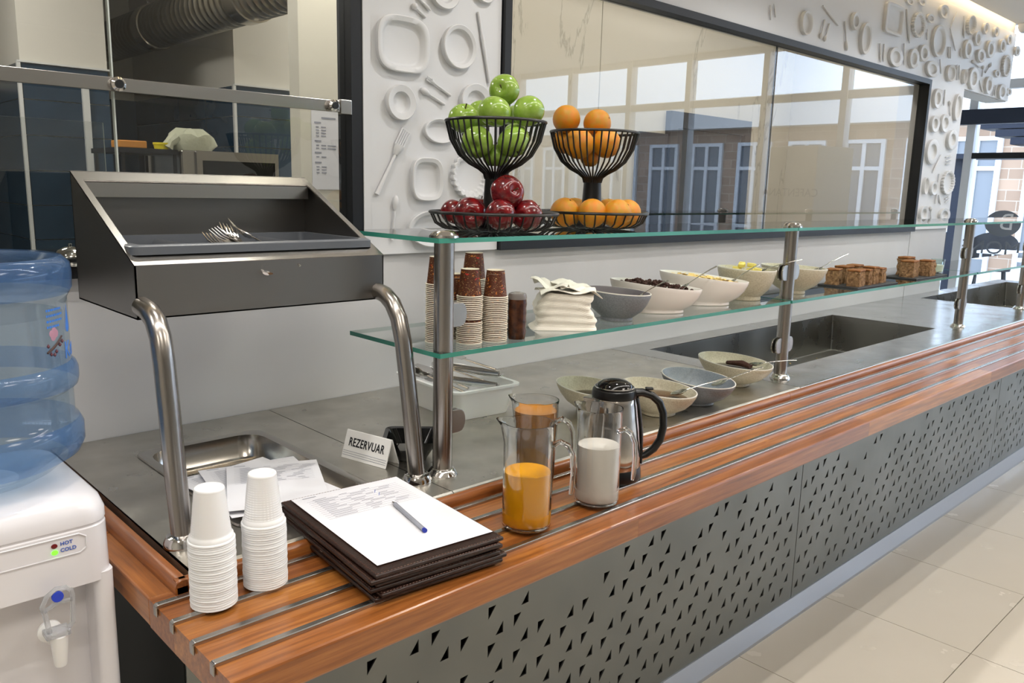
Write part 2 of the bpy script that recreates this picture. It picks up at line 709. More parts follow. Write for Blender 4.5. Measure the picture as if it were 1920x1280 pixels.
HEAD_UT=[
  ('stick',3.577,2.296,3.737,2.238),
  ('spoon',3.58,2.159,3.607,2.242),
  ('spoon',3.619,2.153,3.654,2.232),
  ('spoon',3.846,2.142,3.801,2.265),
  ('knife',4.194,2.221,4.22,2.133),
  ('knife',4.242,2.224,4.254,2.14),
  ('knife',4.478,2.258,4.507,2.153),
  ('knife',4.465,2.422,4.544,2.267),
  ('knife',5.088,2.321,5.109,2.259),
  ('knife',5.116,2.323,5.133,2.262),
  ('stick',5.075,2.419,5.195,2.313),
  ('knife',4.982,2.24,5.021,2.166),
  ('fork',5.248,2.242,5.277,2.16),
  ('knife',5.284,2.244,5.308,2.163),
  ('spoon',5.678,2.288,5.685,2.222),
  ('knife',5.647,2.195,5.732,2.132),
  ('fork',5.921,2.198,5.923,2.129),
  ('knife',5.952,2.197,5.961,2.133),
  ('stick',5.146,2.515,5.083,2.424),
  ('spatula',5.823,2.313,5.735,2.251),
  ('knife',5.274,2.334,5.29,2.288),
  ('spoon',5.48,2.292,5.618,2.27),
  ('knife',5.265,2.512,5.307,2.394),
  ('knife',5.823,2.436,5.85,2.372),
  ('stick',3.137,2.228,3.151,2.173),
  ('stick',3.167,2.238,3.186,2.189),
  ('stick',4.758,2.367,4.771,2.314),
]
COL=[
  ('pl',5.0,2.031,0.06,0.054),
  ('ov',5.327,2.01,0.057,0.078),
  ('pl',5.004,1.893,0.058,0.046),
  ('pl',5.158,1.908,0.067,0.052),
  ('pl',5.301,1.822,0.076,0.057),
  ('pl',5.017,1.74,0.088,0.07),
  ('sh',5.321,1.573,0.093,0.07),
  ('ov',4.981,1.548,0.033,0.049),
  ('pl',5.105,1.537,0.055,0.041),
  ('pl',4.994,1.391,0.059,0.045),
  ('pl',5.321,1.381,0.081,0.042),
]
COL_UT=[
  ('knife',5.058,2.082,5.078,1.999),
  ('knife',5.109,2.089,5.118,2.002),
  ('spoon',5.197,2.036,5.235,1.954),
  ('knife',5.166,1.729,5.066,1.622),
  ('stick',5.17,1.621,5.166,1.446),
  ('spoon',5.097,1.432,5.134,1.345),
  ('knife',5.205,1.498,5.248,1.442),
  ('knife',5.245,1.719,5.332,1.732),
  ('knife',5.253,1.697,5.339,1.711),
  ('knife',5.259,1.679,5.34,1.691),
  ('knife',5.314,1.475,5.388,1.49),
  ('knife',5.321,1.457,5.389,1.471),
]

for r_ in PANEL_A + HEAD + COL:
    relief_plate(*r_)
for r_ in UT_A + HEAD_UT + COL_UT:
    relief_tool(*r_)

# ================================================================== kitchen hatch (window_1)
w1 = struct(MB().box(1.167, 1.2, 1.835, 1.9, 1.27, 2.5).build('window_1', BLACK))
MB().box(-4, 1.167, 1.84, 1.9, 2.46, 2.5).build('head_rail', BLACK, w1)
for a, b in ((-1.0, 0.603), (0.607, 1.166)):
    MB().box(a, b, 1.862, 1.87, 1.298, 2.46).build('pane', WINGLASS, w1)
PALEEDGE = mat('pale_glass_edge', (205, 212, 206), 0.3)
g = MB().box(-1.0, 0.612, 1.96, 1.966, 1.298, 1.595)
for q in (1, 3):
    g.m[q] = 1
g.build('guard_pane', [WINGLASS, PALEEDGE], w1)
MB().box(0.6035, 0.6065, 1.86, 1.872, 1.298, 2.46).build('glass_joint', PALEEDGE, w1)
rail = MB().box(-1.0, 1.163, 1.838, 1.846, 1.652, 1.680).build('flat_rail', STEEL, w1, bevel=.001)
MB().box(1.135, 1.168, 1.834, 1.85, 1.648, 1.684).build('rail_bracket', STEEL, w1, bevel=.002)
for x in (0.605, 1.112):
    k = MB().lathe([(0, 0), (0.013, 0), (0.0145, 0.004), (0.0145, 0.012), (0.010, 0.016), (0, 0.016)], 20).xf(Matrix.Rotation(R(90), 4, 'X')).build('glass_clamp', CHROME, w1, loc=(x, 1.838, 1.666))
    MB().lathe([(0, 0), (0.0085, 0), (0.0085, 0.003), (0, 0.003)], 16).xf(Matrix.Rotation(R(90), 4, 'X')).build('plug', BLACK, k, loc=(0, -0.0155, 0))
struct(MB().box(-4, 1.167, 1.825, 2.3, 1.271, 1.296).build('trim_2', mat('black_ledge', (20, 20, 22), 0.15)), 'black polished ledge of the kitchen hatch')

# ================================================================== window_2 (large framed window)
fr_ = MB()
fr_.box(1.68, 1.706, 1.824, 1.88, 1.29, 2.12)
fr_.box(4.858, 4.886, 1.824, 1.88, 1.29, 2.12)
w2 = struct(fr_.build('window_2', BLACK))
MB().box(1.706, 4.858, 1.824, 1.88, 1.29, 1.318).build('bottom_bar', BLACK, w2)
MB().box(1.706, 4.858, 1.824, 1.88, 2.094, 2.12).build('top_bar', BLACK, w2)
MB().box(1.706, 3.28, 1.866, 1.872, 1.318, 2.094).build('pane', WINGLASS, w2)
MB().box(3.283, 4.858, 1.866, 1.872, 1.318, 2.094).build('pane', WINGLASS, w2)
MB().box(3.28, 3.283, 1.864, 1.873, 1.318, 2.094).build('glass_joint', mat('joint', (90, 90, 86), .5), w2)

# room behind window_2
rm = MB()
rm.box(1.64, 5.34, 2.9, 3.0, 0, 2.6)
wm = struct(rm.build('wall_marble', MARBLE))
for x in (1.9, 2.62, 3.34):
    MB().box(x, x + .004, 2.898, 2.9, 0, 2.6).build('marble_joint', mat('marble_joint', (170, 165, 150), .6), wm)
sd = MB()
sd.box(5.34, 5.45, 2.0, 3.0, 0, 2.6)
sd.box(1.64, 1.68, 1.97, 2.9, 0, 2.6)
struct(sd.build('wall_partition', CREAM))
struct(MB().box(1.64, 5.45, 1.97, 3.0, 2.6, 2.66).build('ceiling_servery', CEIL))
d1 = MB()
d1.box(3.93, 4.0, 2.86, 2.9, 0, 1.93)
d1.box(4.72, 4.79, 2.86, 2.9, 0, 1.93)
d1.box(4.0, 4.72, 2.86, 2.9, 1.84, 1.93)
do = struct(d1.build('door_1', BLACK))
MB().box(4.0, 4.72, 2.885, 2.9, 0, 1.84).build('door_leaf', mat('dark_door_glass', (38, 44, 54), 0.08), do)
MB().box(3.66, 3.93, 2.87, 2.9, 0, 1.80).build('side_leaf', mat('dark_side_leaf', (30, 34, 44), 0.25), do)

# ================================================================== kitchen
KC = MB()
KC.box(-4, 5.4, 5.5, 5.6, 0, 2.9)
KC.box(1.28, 1.64, 2.3, 2.36, 0, 2.8)
struct(KC.build('wall_kitchen', mat('kitchen_cream', (216, 212, 198), 0.6)))
struct(MB().box(-4, 5.4, 1.97, 5.6, 2.8, 2.86).build('ceiling_kitchen', CEIL))
p1 = struct(MB().box(0.955, 1.305, 4.08, 5.5, 0, 2.8).build('wall_pier', CREAM))
p2 = struct(MB().box(1.91, 2.75, 4.08, 5.5, 0, 2.8).build('wall_pier', CREAM))
BLUET = mat('blue_tile', (38, 54, 70), 0.18, var=(5, (46, 66, 84)))
BTRIM = mat('pale_tile_trim', (205, 206, 204), 0.4)
def tile_face(parent, p0, u, width, z0, z1, tw, th, nrm):
    u, nrm = Vector(u), Vector(nrm)
    th_n = int(round((z1 - z0) / th))
    tn = max(1, int(round(width / tw)))
    tw_, h_ = width / tn, (z1 - z0) / th_n
    me = MB().box(0.002, tw_ - 0.002, -0.012, 0, 0.002, h_ - 0.002).mesh('wall_tile', BLUET)
    ang = math.atan2(u.y, u.x)
    for i in range(tn):
        for j in range(th_n):
            p = Vector(p0) + u * (tw_ * i)
            obj('wall_tile', me, parent, loc=(p.x, p.y, z0 + h_ * j), rot=(0, 0, ang))
tile_face(p1, (0.955, 4.08, 0), (1, 0, 0), 0.35, 0.9, 1.95, 0.35, 0.15, (0, -1, 0))
tile_face(p1, (0.955, 5.48, 0), (0, -1, 0), 1.4, 0.9, 1.95, 0.35, 0.15, (-1, 0, 0))
tile_face(p2, (1.91, 4.08, 0), (1, 0, 0), 0.84, 0.9, 1.95, 0.42, 0.15, (0, -1, 0))
tile_face(p2, (1.91, 5.48, 0), (0, -1, 0), 1.4, 0.9, 1.95, 0.35, 0.15, (-1, 0, 0))
kb = struct(MB().box(-1.2, 1.9, 5.46, 5.5, 0.9, 1.95).build('wall_dado', BLUET))
tile_face(kb, (-1.2, 5.46, 0), (1, 0, 0), 3.1, 0.9, 1.95, 0.6, 0.30, (0, -1, 0))
for (x, par) in ((0.945, p1), (1.9, p2)):
    MB().box(x - .006, x + .008, 4.062, 4.08, 0.9, 1.955).build('corner_trim', BTRIM, par)
MB().box(1.186, 1.214, 4.05, 4.068, 0.9, 1.9).build('wall_profile', BTRIM, p1)
MB().box(.94, 1.31, 4.06, 4.08, 1.95, 1.958).build('edge_trim', BTRIM, p1)
MB().box(1.9, 2.75, 4.06, 4.08, 1.95, 1.958).build('edge_trim', BTRIM, p2)

# spiral duct
prof = []
Ld = 2.4
k = 0
z = 0
while z < Ld:
    r0 = 0.105
    prof += [(r0, z), (r0 + 0.006, z + 0.012), (r0, z + 0.024)]
    z += 0.055
t = thing('ventilation_duct', 'silver spiral ventilation duct hanging under the kitchen ceiling', 'duct', (1.75, 3.06, 2.275))
MB().lathe(prof, 28).xf(Matrix.Rotation(R(-90), 4, 'X')).build('duct_pipe', mat('galvanised', (170, 165, 152), 0.32, 1.0), t)
for y in (0.5, 1.6):
    MB().lathe([(.108, -.05), (.117, -.045), (.117, .045), (.108, .05)], 28).xf(Matrix.Rotation(R(-90), 4, 'X')).build('collar', mat('galvanised_collar', (186, 180, 168), 0.25, 1.0), t, loc=(0, y, 0))
    MB().tube([(0, 0, .1), (0, 0, .53)], .004, 6).build('hanger', STEEL, t, loc=(0, y + .1, 0))

# kitchen equipment seen through the glass
t = thing('steel_oven', 'stainless steel cabinet oven standing in the kitchen', 'oven', (1.62, 3.72, 0.9))
MB().box(-.22, .22, -.2, .2, 0, .70).build('body', STEEL, t, bevel=.006)
MB().box(-.135, .20, -.208, -.2, .1, .66).build('door_glass', mat('oven_glass', (22, 24, 24), 0.1), t)
fr_ = MB()
fr_.box(-.16, -.135, -.213, -.2, .06, .70)
fr_.box(.20, .218, -.213, -.2, .06, .70)
fr_.box(-.135, .20, -.213, -.2, .66, .70)
fr_.build('door_frame', STEEL, t)
struct(MB().box(0.2, 2.6, 3.45, 4.05, 0.84, 0.9).build('trim_3', STEEL), 'steel worktop in the kitchen')
t = thing('storage_rack', 'dark kitchen rack with a shelf beside the oven', 'rack', (1.28, 3.72, 0.9))
MB().box(-.12, .115, -.18, .18, .68, .70).build('shelf', BLACK, t)
for sx in (-.11, .10):
    for sy in (-.17, .16):
        MB().box(sx, sx + .012, sy, sy + .012, 0, .68).build('post', BLACK, t)
t = thing('food_bag', 'knotted pale plastic bag lying on the oven', 'bag', (1.50, 3.62, 1.60))
mb = MB().lathe([(0, 0), (.07, .002), (.085, .03), (.08, .065), (.05, .088), (0, .095)], 20, sx=1.2, sy=.8)
for i, v in enumerate(mb.v):
    a = math.atan2(v[1], v[0])
    mb.v[i] = (v[0] * (1 + .09 * math.sin(3 * a + v[2] * 60)) - .01, v[1], v[2] * (1 + .12 * math.sin(5 * a)))
mb.build('bag_body', mat('pale_bag', (188, 190, 166), 0.4, bump=(30, .5, .01)), t)
MB().tube([(-.09, -.02, .05), (-.12, -.03, .03), (-.135, -.035, .004)], [.03, .02, .028], 10).build('knot', MATS['pale_bag'], t)
tag(MB().box(-.06, .05, -.05, .05, 0, .03).build('food_box', mat('orange_card', (196, 132, 50), 0.6), loc=(1.23, 3.62, 1.60), bevel=.004), 'orange cardboard box on the kitchen rack', 'box')
t = thing('yellow_tub', 'small yellow lidded tub between the box and the bag', 'tub', (1.352, 3.60, 1.60))
MB().lathe([(0, 0), (.03, 0), (.034, .02), (0, .02)], 18).build('tub', mat('yellow_plastic', (220, 205, 30), .4), t)
MB().lathe([(0, .02), (.036, .02), (.036, .028), (0, .028)], 18).build('lid', MATS['yellow_plastic'], t)
t = thing('service_bell', 'round chrome service bell on the black kitchen ledge', 'bell', (0.535, 1.99, 1.296))
MB().lathe([(0, 0), (.036, 0), (.036, .004), (.0, .004)], 24).build('foot', BLACK, t)
MB().lathe([(.034, .004), (.034, .008), (.026, .021), (.012, .028), (0, .029)], 24).build('dome', CHROME, t)
MB().lathe([(0, .029), (.004, .029), (.004, .035), (0, .036)], 12).build('button', CHROME, t)

# notice on the white kitchen return wall
t = thing('wall_notice', 'printed white notice sheet taped up behind the kitchen glass', 'notice', (1.372, 2.298, 1.567))
MB().box(-.055, .055, 0, .001, -.11, .13).build('sheet', PAPER, t)
pr = MB()
def bar(a, b, z, h=.0035):
    pr.box(a, b, -.0006, 0, z, z + h)
bar(-.02, .03, .105, .005)
for z0, k in ((.09, 4), (.035, 2), (-.0, 1), (-.03, 3)):
    bar(-.045, -.022, z0, .005)
    for q in range(k):
        bar(-.04, -.03, z0 - .012 - q * .009)
        bar(-.022, -.005, z0 - .012 - q * .009)
        if k == 2:
            bar(0, .03, z0 - .012 - q * .009)
stuff(pr.build('print', INK, t))

# ================================================================== hall shell and ceiling
struct(MB().box(-4, 6.3, 0.75, 1.79, 2.58, 3.3).build('ceiling_bulkhead', CEIL))
struct(MB().box(-4, 9.6, -8, 6, 3.3, 3.36).build('ceiling', CEIL))
struct(MB().box(-4.1, -4, -8, 6, 0, 3.3).build('wall_left', CREAM))
struct(MB().box(-4, 9.6, -8.1, -8, 0, 3.3).build('wall_near', CREAM))
struct(MB().box(5.4, 9.6, 5.9, 6, 0, 3.3).build('wall_far', CREAM))
struct(MB().box(5.4, 5.5, 3.0, 5.9, 0, 3.3).build('wall_side', CREAM))

# glazed end facade (window_3)
WHITEF = mat('white_frame', (222, 224, 228), 0.35)
YM = [-8, -7.45, -6.3, -5.15, -4.0, -2.98, -1.83, -0.8, 0.3, 1.3, 2.25, 3.12, 4.2, 5.2, 5.96]
f3 = struct(MB().box(9.56, 9.68, -8, 6, 0, 0.1).build('window_3', WHITEF))
for y in YM:
    MB().box(9.55, 9.69, y - .04, y + .04, 0.1, 3.3).build('mullion', WHITEF, f3)
for a, b in zip(YM, YM[1:]):
    MB().box(9.57, 9.66, a + .04, b - .04, 2.6, 2.69).build('transom', WHITEF, f3)
    MB().box(9.57, 9.66, a + .04, b - .04, 3.22, 3.3).build('head', WHITEF, f3)
    MB().box(9.61, 9.62, a + .04, b - .04, 0.1, 2.6).build('pane', FACGLASS, f3)
    MB().box(9.61, 9.62, a + .04, b - .04, 2.69, 3.22).build('pane', FACGLASS, f3)
MB().box(9.54, 9.6, 1.34, 3.08, 1.90, 1.96).build('door_bar', BLACK, f3)
MB().box(9.5, 9.6, 1.3, 4.2, 2.25, 2.4).build('dark_beam', mat('dark_blue_beam', (40, 48, 66), .5), f3)
# lettering on the glass, read from outside
DEC = mat('grey_decal', (120, 126, 136), 0.5)
text('lettering', 'ELMONE', 0.2, DEC, f3, facing((9.606, 2.72, 0.98), (0, 1, 0), (0, 0, 1)), xscale=1.05)
text('lettering', 'B', 0.24, mat('white_decal', (230, 232, 236), .5), f3, facing((9.603, 2.68, 1.25), (0, 1, 0), (0, 0, 1)))
MB().lathe([(0, 0), (.17, 0), (.17, .002), (0, .002)], 28, sy=.8).xf(facing((9.605, 2.72, 1.24), (0, 1, 0), (0, 0, 1))).build('logo_disc', DEC, f3)

# ================================================================== outdoors
struct(MB().box(9.7, 60, -45, 45, -0.12, -0.03).build('ground', mat('terrace_paving', (168, 166, 162), 0.8)))
BRK = mat('tan_brick', (172, 146, 124), 0.85)
nt = BRK.node_tree
bt = nt.nodes.new('ShaderNodeTexBrick')
bt.inputs['Scale'].default_value = 1.0
bt.inputs['Brick Width'].default_value = 0.5
bt.inputs['Row Height'].default_value = 0.25
bt.inputs['Mortar Size'].default_value = 0.01
bt.inputs['Color1'].default_value = lin(180, 152, 130)
bt.inputs['Color2'].default_value = lin(158, 132, 112)
bt.inputs['Mortar'].default_value = lin(190, 176, 160)
tcn = nt.nodes.new('ShaderNodeTexCoord')
sx = nt.nodes.new('ShaderNodeSeparateXYZ')
cx = nt.nodes.new('ShaderNodeCombineXYZ')
nt.links.new(tcn.outputs['Object'], sx.inputs[0])
nt.links.new(sx.outputs['Y'], cx.inputs['X'])
nt.links.new(sx.outputs['Z'], cx.inputs['Y'])
nt.links.new(cx.outputs[0], bt.inputs['Vector'])
nt.links.new(bt.outputs['Color'], nt.nodes['Principled BSDF'].inputs['Base Color'])
t = thing('courtyard_building', 'tan brick building with tall white windows across the terrace', 'building', (22, 0, -0.03))
MB().box(0, 6, -26, 14, 0, 3.4).build('wall', BRK, t)
MB().prism([(-.5, 3.4), (6.5, 3.4), (3, 4.7)], 'y', -26.4, 14.4).build('roof', mat('pale_roof', (196, 194, 192), .7), t)
wf = MB()
wf.box(-.09, 0, -.55, -.44, 0, 3.0)
wf.box(-.09, 0, .44, .55, 0, 3.0)
wf.box(-.09, 0, -.05, .05, 0, 3.0)
wf.box(-.09, 0, -.44, .44, 2.9, 3.0)
wf.box(-.085, 0, -.44, .44, 2.2, 2.3)
wf.box(-.085, 0, -.44, .44, .0, .25)
wme = wf.mesh('window_frame', WHITEF)
gme = MB().box(-.03, -.01, -.44, .44, .25, 2.9).mesh('window_glass', mat('dark_window', (120, 124, 130), .1))
for i in range(20):
    y = 8.6 - i * 1.62
    w_ = obj('window_frame', wme, t, loc=(0, y, 0))
    obj('window_glass', gme, w_)
# louvred pergola
LOUV = mat('navy_louvre', (30, 36, 52), .5)
t = thing('pergola', 'dark louvred pergola roof over the terrace', 'pergola', (12.6, 2.0, -0.03))
for i in range(5):
    MB().box(-.25, .25, -1.2 - .3, 1.35 + .19 * i, 2.13 + .105 * i, 2.222 + .105 * i).xf(Matrix.Identity(4)).build('louvre', LOUV, t)
MB().box(-.3, .3, -1.6, 2.3, 2.06, 2.12).build('front_beam', LOUV, t)
for y in (-1.55, 2.2):
    MB().box(-.05, .05, y - .05, y + .05, 0, 2.06).build('post', LOUV, t)
# terrace tub chairs
RAT = mat('dark_rattan', (34, 34, 38), .7)
def tub_chair(loc, rz, label):
    t = thing('tub_chair', label, 'chair', loc, rz, 'dark tub chairs on the terrace')
    mb = MB()
    vv, ff = [], []
    n = 16
    for i in range(n + 1):
        a = R(-125 + 250 * i / n)
        h = .62 + .36 * math.cos(a / 2.4) ** 4
        for (rr, z) in ((.30, .32), (.37, h), (.33, h), (.26, .36)):
            vv.append((-rr * math.cos(a), rr * math.sin(a), z))
    for i in range(n):
        for q in range(4):
            a_, b_ = i * 4 + q, i * 4 + (q + 1) % 4
            ff.append((a_, b_, b_ + 4, a_ + 4))
    ff += [(0, 1, 2, 3), (n * 4 + 3, n * 4 + 2, n * 4 + 1, n * 4)]
    mb.add(vv, ff, 0, True)
    mb.build('backrest', RAT, t)
    MB().lathe([(0, .30), (.30, .30), (.31, .38), (.28, .42), (0, .43)], 22).build('seat', RAT, t)
    for sx_ in (-.2, .2):
        for sy_ in (-.2, .2):
            MB().tube([(sx_, sy_, .32), (sx_ * 1.15, sy_ * 1.15, 0)], .02, 8).build('leg', RAT, t)
    return t
tub_chair((15.6, 5.35, -0.03), R(60), 'dark rattan tub chair nearest the white wall end')
tub_chair((15.9, 4.6, -0.03), R(20), 'dark rattan tub chair behind the third glass shelf post')
tub_chair((15.2, 3.2, -0.03), R(160), 'dark rattan tub chair at the right edge of the terrace')
t = thing('terrace_table', 'low white table on the terrace between the chairs', 'table', (14.6, 4.0, -0.03))
MB().box(-.35, .35, -.35, .35, .68, .72).build('table_top', WHITEF, t)
for sx_ in (-.3, .3):
    for sy_ in (-.3, .3):
        MB().tube([(sx_, sy_, 0), (sx_, sy_, .68)], .02, 8).build('leg', WHITEF, t)
# display kiosk in the hall, mirrored in the big window
t = thing('display_kiosk', 'white display kiosk standing in the hall, mirrored in the window', 'kiosk', (8.4, -.55, 0), R(10))
MB().box(-.3, .3, -.3, .3, 0, 1.98).build('body', mat('kiosk_white', (214, 214, 212), .5), t, bevel=.01)
text('lettering', 'CAFENTANA', .12, INK, t, facing((-.302, 0, 1.5), (0, -1, 0), (0, 0, 1)))

# ================================================================== lamps
LED = mat('led_diffuser', (255, 246, 230), .5, emit=((255, 240, 218), 9.0))
for (y, lab) in ((0.15, 'long white ceiling line light nearer the hall'), (0.345, 'long white ceiling line light nearer the counter')):
    t = thing('line_light', lab, 'light', (2.3, y, 3.3))
    MB().box(-3.6, 3.6, -.022, .022, -.02, 0).build('housing', WHITEF, t)
    MB().box(-3.58, 3.58, -.012, .012, -.024, -.0205).build('diffuser', LED, t)
    lamp('line_light_lamp', 'AREA', (0, 0, -.03), E_LINE, WARM, t, size=7.1, size_y=.024)
SP = [(-0.6, 1.25), (0.55, 1.2), (1.75, 1.2), (2.95, 1.2), (4.15, 1.2), (5.4, 1.2)]
ord_ = ['first', 'second', 'third', 'fourth', 'fifth', 'sixth']
for i, (x, y) in enumerate(SP):
    t = thing('downlight', 'round recessed downlight, %s along the ceiling over the counter' % ord_[i], 'light', (x, y, 2.58), 0, 'downlights over the counter')
    MB().lathe([(.035, 0), (.05, 0), (.05, -.006), (.036, -.008)], 28, closed=True).build('ring', WHITEF, t)
    MB().lathe([(0, -.002), (.034, -.002), (.034, -.005), (0, -.005)], 24).build('lens', mat('spot_lens', (255, 246, 230), .5, emit=((255, 240, 218), 25.0)), t)
    lamp('downlight_lamp', 'SPOT', (0, 0, -.02), E_SPOT * 4, WARM, t, size=.03, spot=R(130))
t = thing('cove_strip', 'warm glowing cove strip where the relief wall meets the ceiling', 'light', (2.4, 1.80, 2.60))
MB().box(-3.9, 3.84, -.006, .004, 0, .02).build('strip', mat('cove_led', (255, 226, 180), .5, emit=((255, 226, 176), 10.0)), t)
lamp('cove_lamp', 'AREA', (0, .008, .005), E_COVE, (1, .85, .62), t, rot=(R(60), 0, 0), size=7.6, size_y=.02)
for i, (x, y, e) in enumerate(((1.15, 2.1, E_KITCHEN_FILL * .36), (3.3, 3.7, E_KITCHEN_FILL), (0.3, 3.4, E_KITCHEN_FILL * .5))):  # fill lights added out of view to brighten return wall, piers and duct
    t = thing('kitchen_fill_light', ('added unseen fill light at the kitchen ceiling just inside the hatch', 'added unseen fill light at the kitchen ceiling beyond the duct', 'added unseen fill light over the left of the kitchen')[i], 'light', (x, y, 2.8))
    MB().box(-.3, .3, -.12, .12, -.02, 0).build('housing', WHITEF, t)
    MB().box(-.27, .27, -.1, .1, -.024, -.021).build('diffuser', LED, t)
    lamp('kitchen_fill_lamp', 'AREA', (0, 0, -.03), e, (1, .97, .92), t, size=.5, size_y=.18)
t = thing('servery_fill_light', 'added unseen fill light in the room behind the window', 'light', (3.5, 2.2, 2.598))  # added fill, stretched along the room to brighten the marble behind the glass
MB().box(-1.7, 1.7, -.1, .1, -.02, 0).build('housing', WHITEF, t)
MB().box(-1.68, 1.68, -.08, .08, -.024, -.021).build('diffuser', LED, t)
lamp('servery_fill_lamp', 'AREA', (0, 0, -.03), E_ROOM_FILL, (1, .97, .92), t, size=3.3, size_y=.15)
for i, (x, y) in enumerate(((-2.5, -1.2), (-0.2, -1.2), (2.1, -1.2), (4.4, -1.2), (6.7, -1.2))):  # invented hall fills, placed clear of the window reflections
    t = thing('hall_fill_light', 'added square fill light at the hall ceiling, %s from the left' % ord_[i], 'light', (x, y, 3.3), 0, 'added fill lights in the hall')
    MB().box(-.4, .4, -.4, .4, -.02, 0).build('housing', WHITEF, t)
    MB().box(-.37, .37, -.37, .37, -.024, -.021).build('diffuser', LED, t)
    lamp('hall_fill_lamp', 'AREA', (0, 0, -.03), E_HALL_FILL, (1, .98, .95), t, size=.7, size_y=.7)
t = thing('security_camera', 'small white dome camera fixed under the ceiling end', 'camera', (6.1, 1.74, 2.58))
MB().lathe([(0, 0), (.05, 0), (.05, -.02), (.042, -.04), (.03, -.052), (0, -.056)], 24).build('housing', WHITEF, t)
MB().lathe([(0, -.03), (.024, -.034), (.02, -.062), (0, -.066)], 20).build('lens', BLACKPLASTIC, t, loc=(-.012, -.012, 0))

# ================================================================== serving counter
ZW, ZS = 0.895, 0.915
ct = thing('serving_counter', 'long stainless steel serving counter with perforated grey front', 'counter', (0, 0, 0))
MB().box(.475, 6.6, 1.262, 1.84, 0.0, 0.70).build('carcass', INNER, ct)
MB().box(.46, .475, 1.25, 1.848, 0.02, 0.85).build('end_panel', mat('end_panel_grey', (58, 60, 58), .5, .6), ct)
pl = MB().prism([(1.222, 0.0), (1.222, .012), (1.236, .075), (1.26, .075), (1.26, 0)], 'x', .46, 6.6)
pl.build('plinth', PLINTH, ct)

# worktop modules, each a folded sheet with openings cut in
def worktop(x0, x1, hole, mt):
    """hole (xa, xb, ya, yb) or None"""
    y0, y1 = 1.113, 1.848
    mb = MB()
    def rect(a, b, c, d):
        mb.add([(a, c, ZS), (b, c, ZS), (b, d, ZS), (a, d, ZS)], [(0, 1, 2, 3)])
    yf = y0 + .012
    if hole:
        xa, xb, ya, yb = hole
        rect(x0, xa, yf, y1)
        rect(xb, x1, yf, y1)
        rect(xa, xb, yf, ya)
        rect(xa, xb, yb, y1)
        dz = .022
        for (p, q) in (((xa, ya), (xb, ya)), ((xb, ya), (xb, yb)), ((xb, yb), (xa, yb)), ((xa, yb), (xa, ya))):
            mb.add([(p[0], p[1], ZS), (q[0], q[1], ZS), (q[0], q[1], ZS - dz), (p[0], p[1], ZS - dz)], [(0, 1, 2, 3)])
    else:
        rect(x0, x1, yf, y1)
    # rolled front edge
    prof = [(yf, ZS), (yf - .004, ZS + .0012), (y0 + .003, ZS - .001), (y0, ZS - .006), (y0, ZS - .022)]
    for (a, b) in zip(prof, prof[1:]):
        mb.add([(x0, a[0], a[1]), (x1, a[0], a[1]), (x1, b[0], b[1]), (x0, b[0], b[1])], [(0, 1, 2, 3)], 0, True)
    for x in (x0, x1):
        mb.add([(x, y0, ZS - .006), (x, y1, ZS), (x, y1, ZS - .022), (x, y0, ZS - .022)], [(0, 1, 2, 3)])
    bm = mb.build('worktop', mt, ct, sharp=60)
    return bm
worktop(.43, .921, (.560, .812, 1.222, 1.688), STEEL_WORN)
worktop(.923, 2.25, None, STEEL_WORN)
worktop(2.253, 3.95, (2.36, 3.80, 1.285, 1.755), STEEL_TOP)
worktop(3.953, 4.83, None, STEEL_TOP)
worktop(4.833, 6.6, (4.90, 6.45, 1.285, 1.755), STEEL_TOP)

def basin(xa, xb, ya, yb, depth):
    mb = MB()
    z0, z1 = ZS - .002, ZS - depth
    i = .012
    A = [(xa, ya, z0), (xb, ya, z0), (xb, yb, z0), (xa, yb, z0)]
    B = [(xa + i, ya + i, z1), (xb - i, ya + i, z1), (xb - i, yb - i, z1), (xa + i, yb - i, z1)]
    mb.add(A + B, [(0, 1, 5, 4), (1, 2, 6, 5), (2, 3, 7, 6), (3, 0, 4, 7), (4, 5, 6, 7)])
    return mb.build('heated_well', mat('well_steel', (150, 148, 144), .3, 1.0, rvar=(6, .22, .4)), ct, bevel=.006, seg=3)
basin(2.36, 3.80, 1.285, 1.755, .17)
basin(4.90, 6.45, 1.285, 1.755, .17)
cr = MB()
for i in range(26):
    x, y, s_ = 2.6 + rnd.random() * 1.1, 1.35 + rnd.random() * .35, .002 + rnd.random() * .004
    cr.box(x, x + s_, y, y + s_, ZS - .169, ZS - .169 + s_ * .8)
stuff(tag(cr.build('crumbs', mat('crumb', (200, 168, 110), .8)), 'scattered crumbs on the floor of the empty well', 'crumbs'))

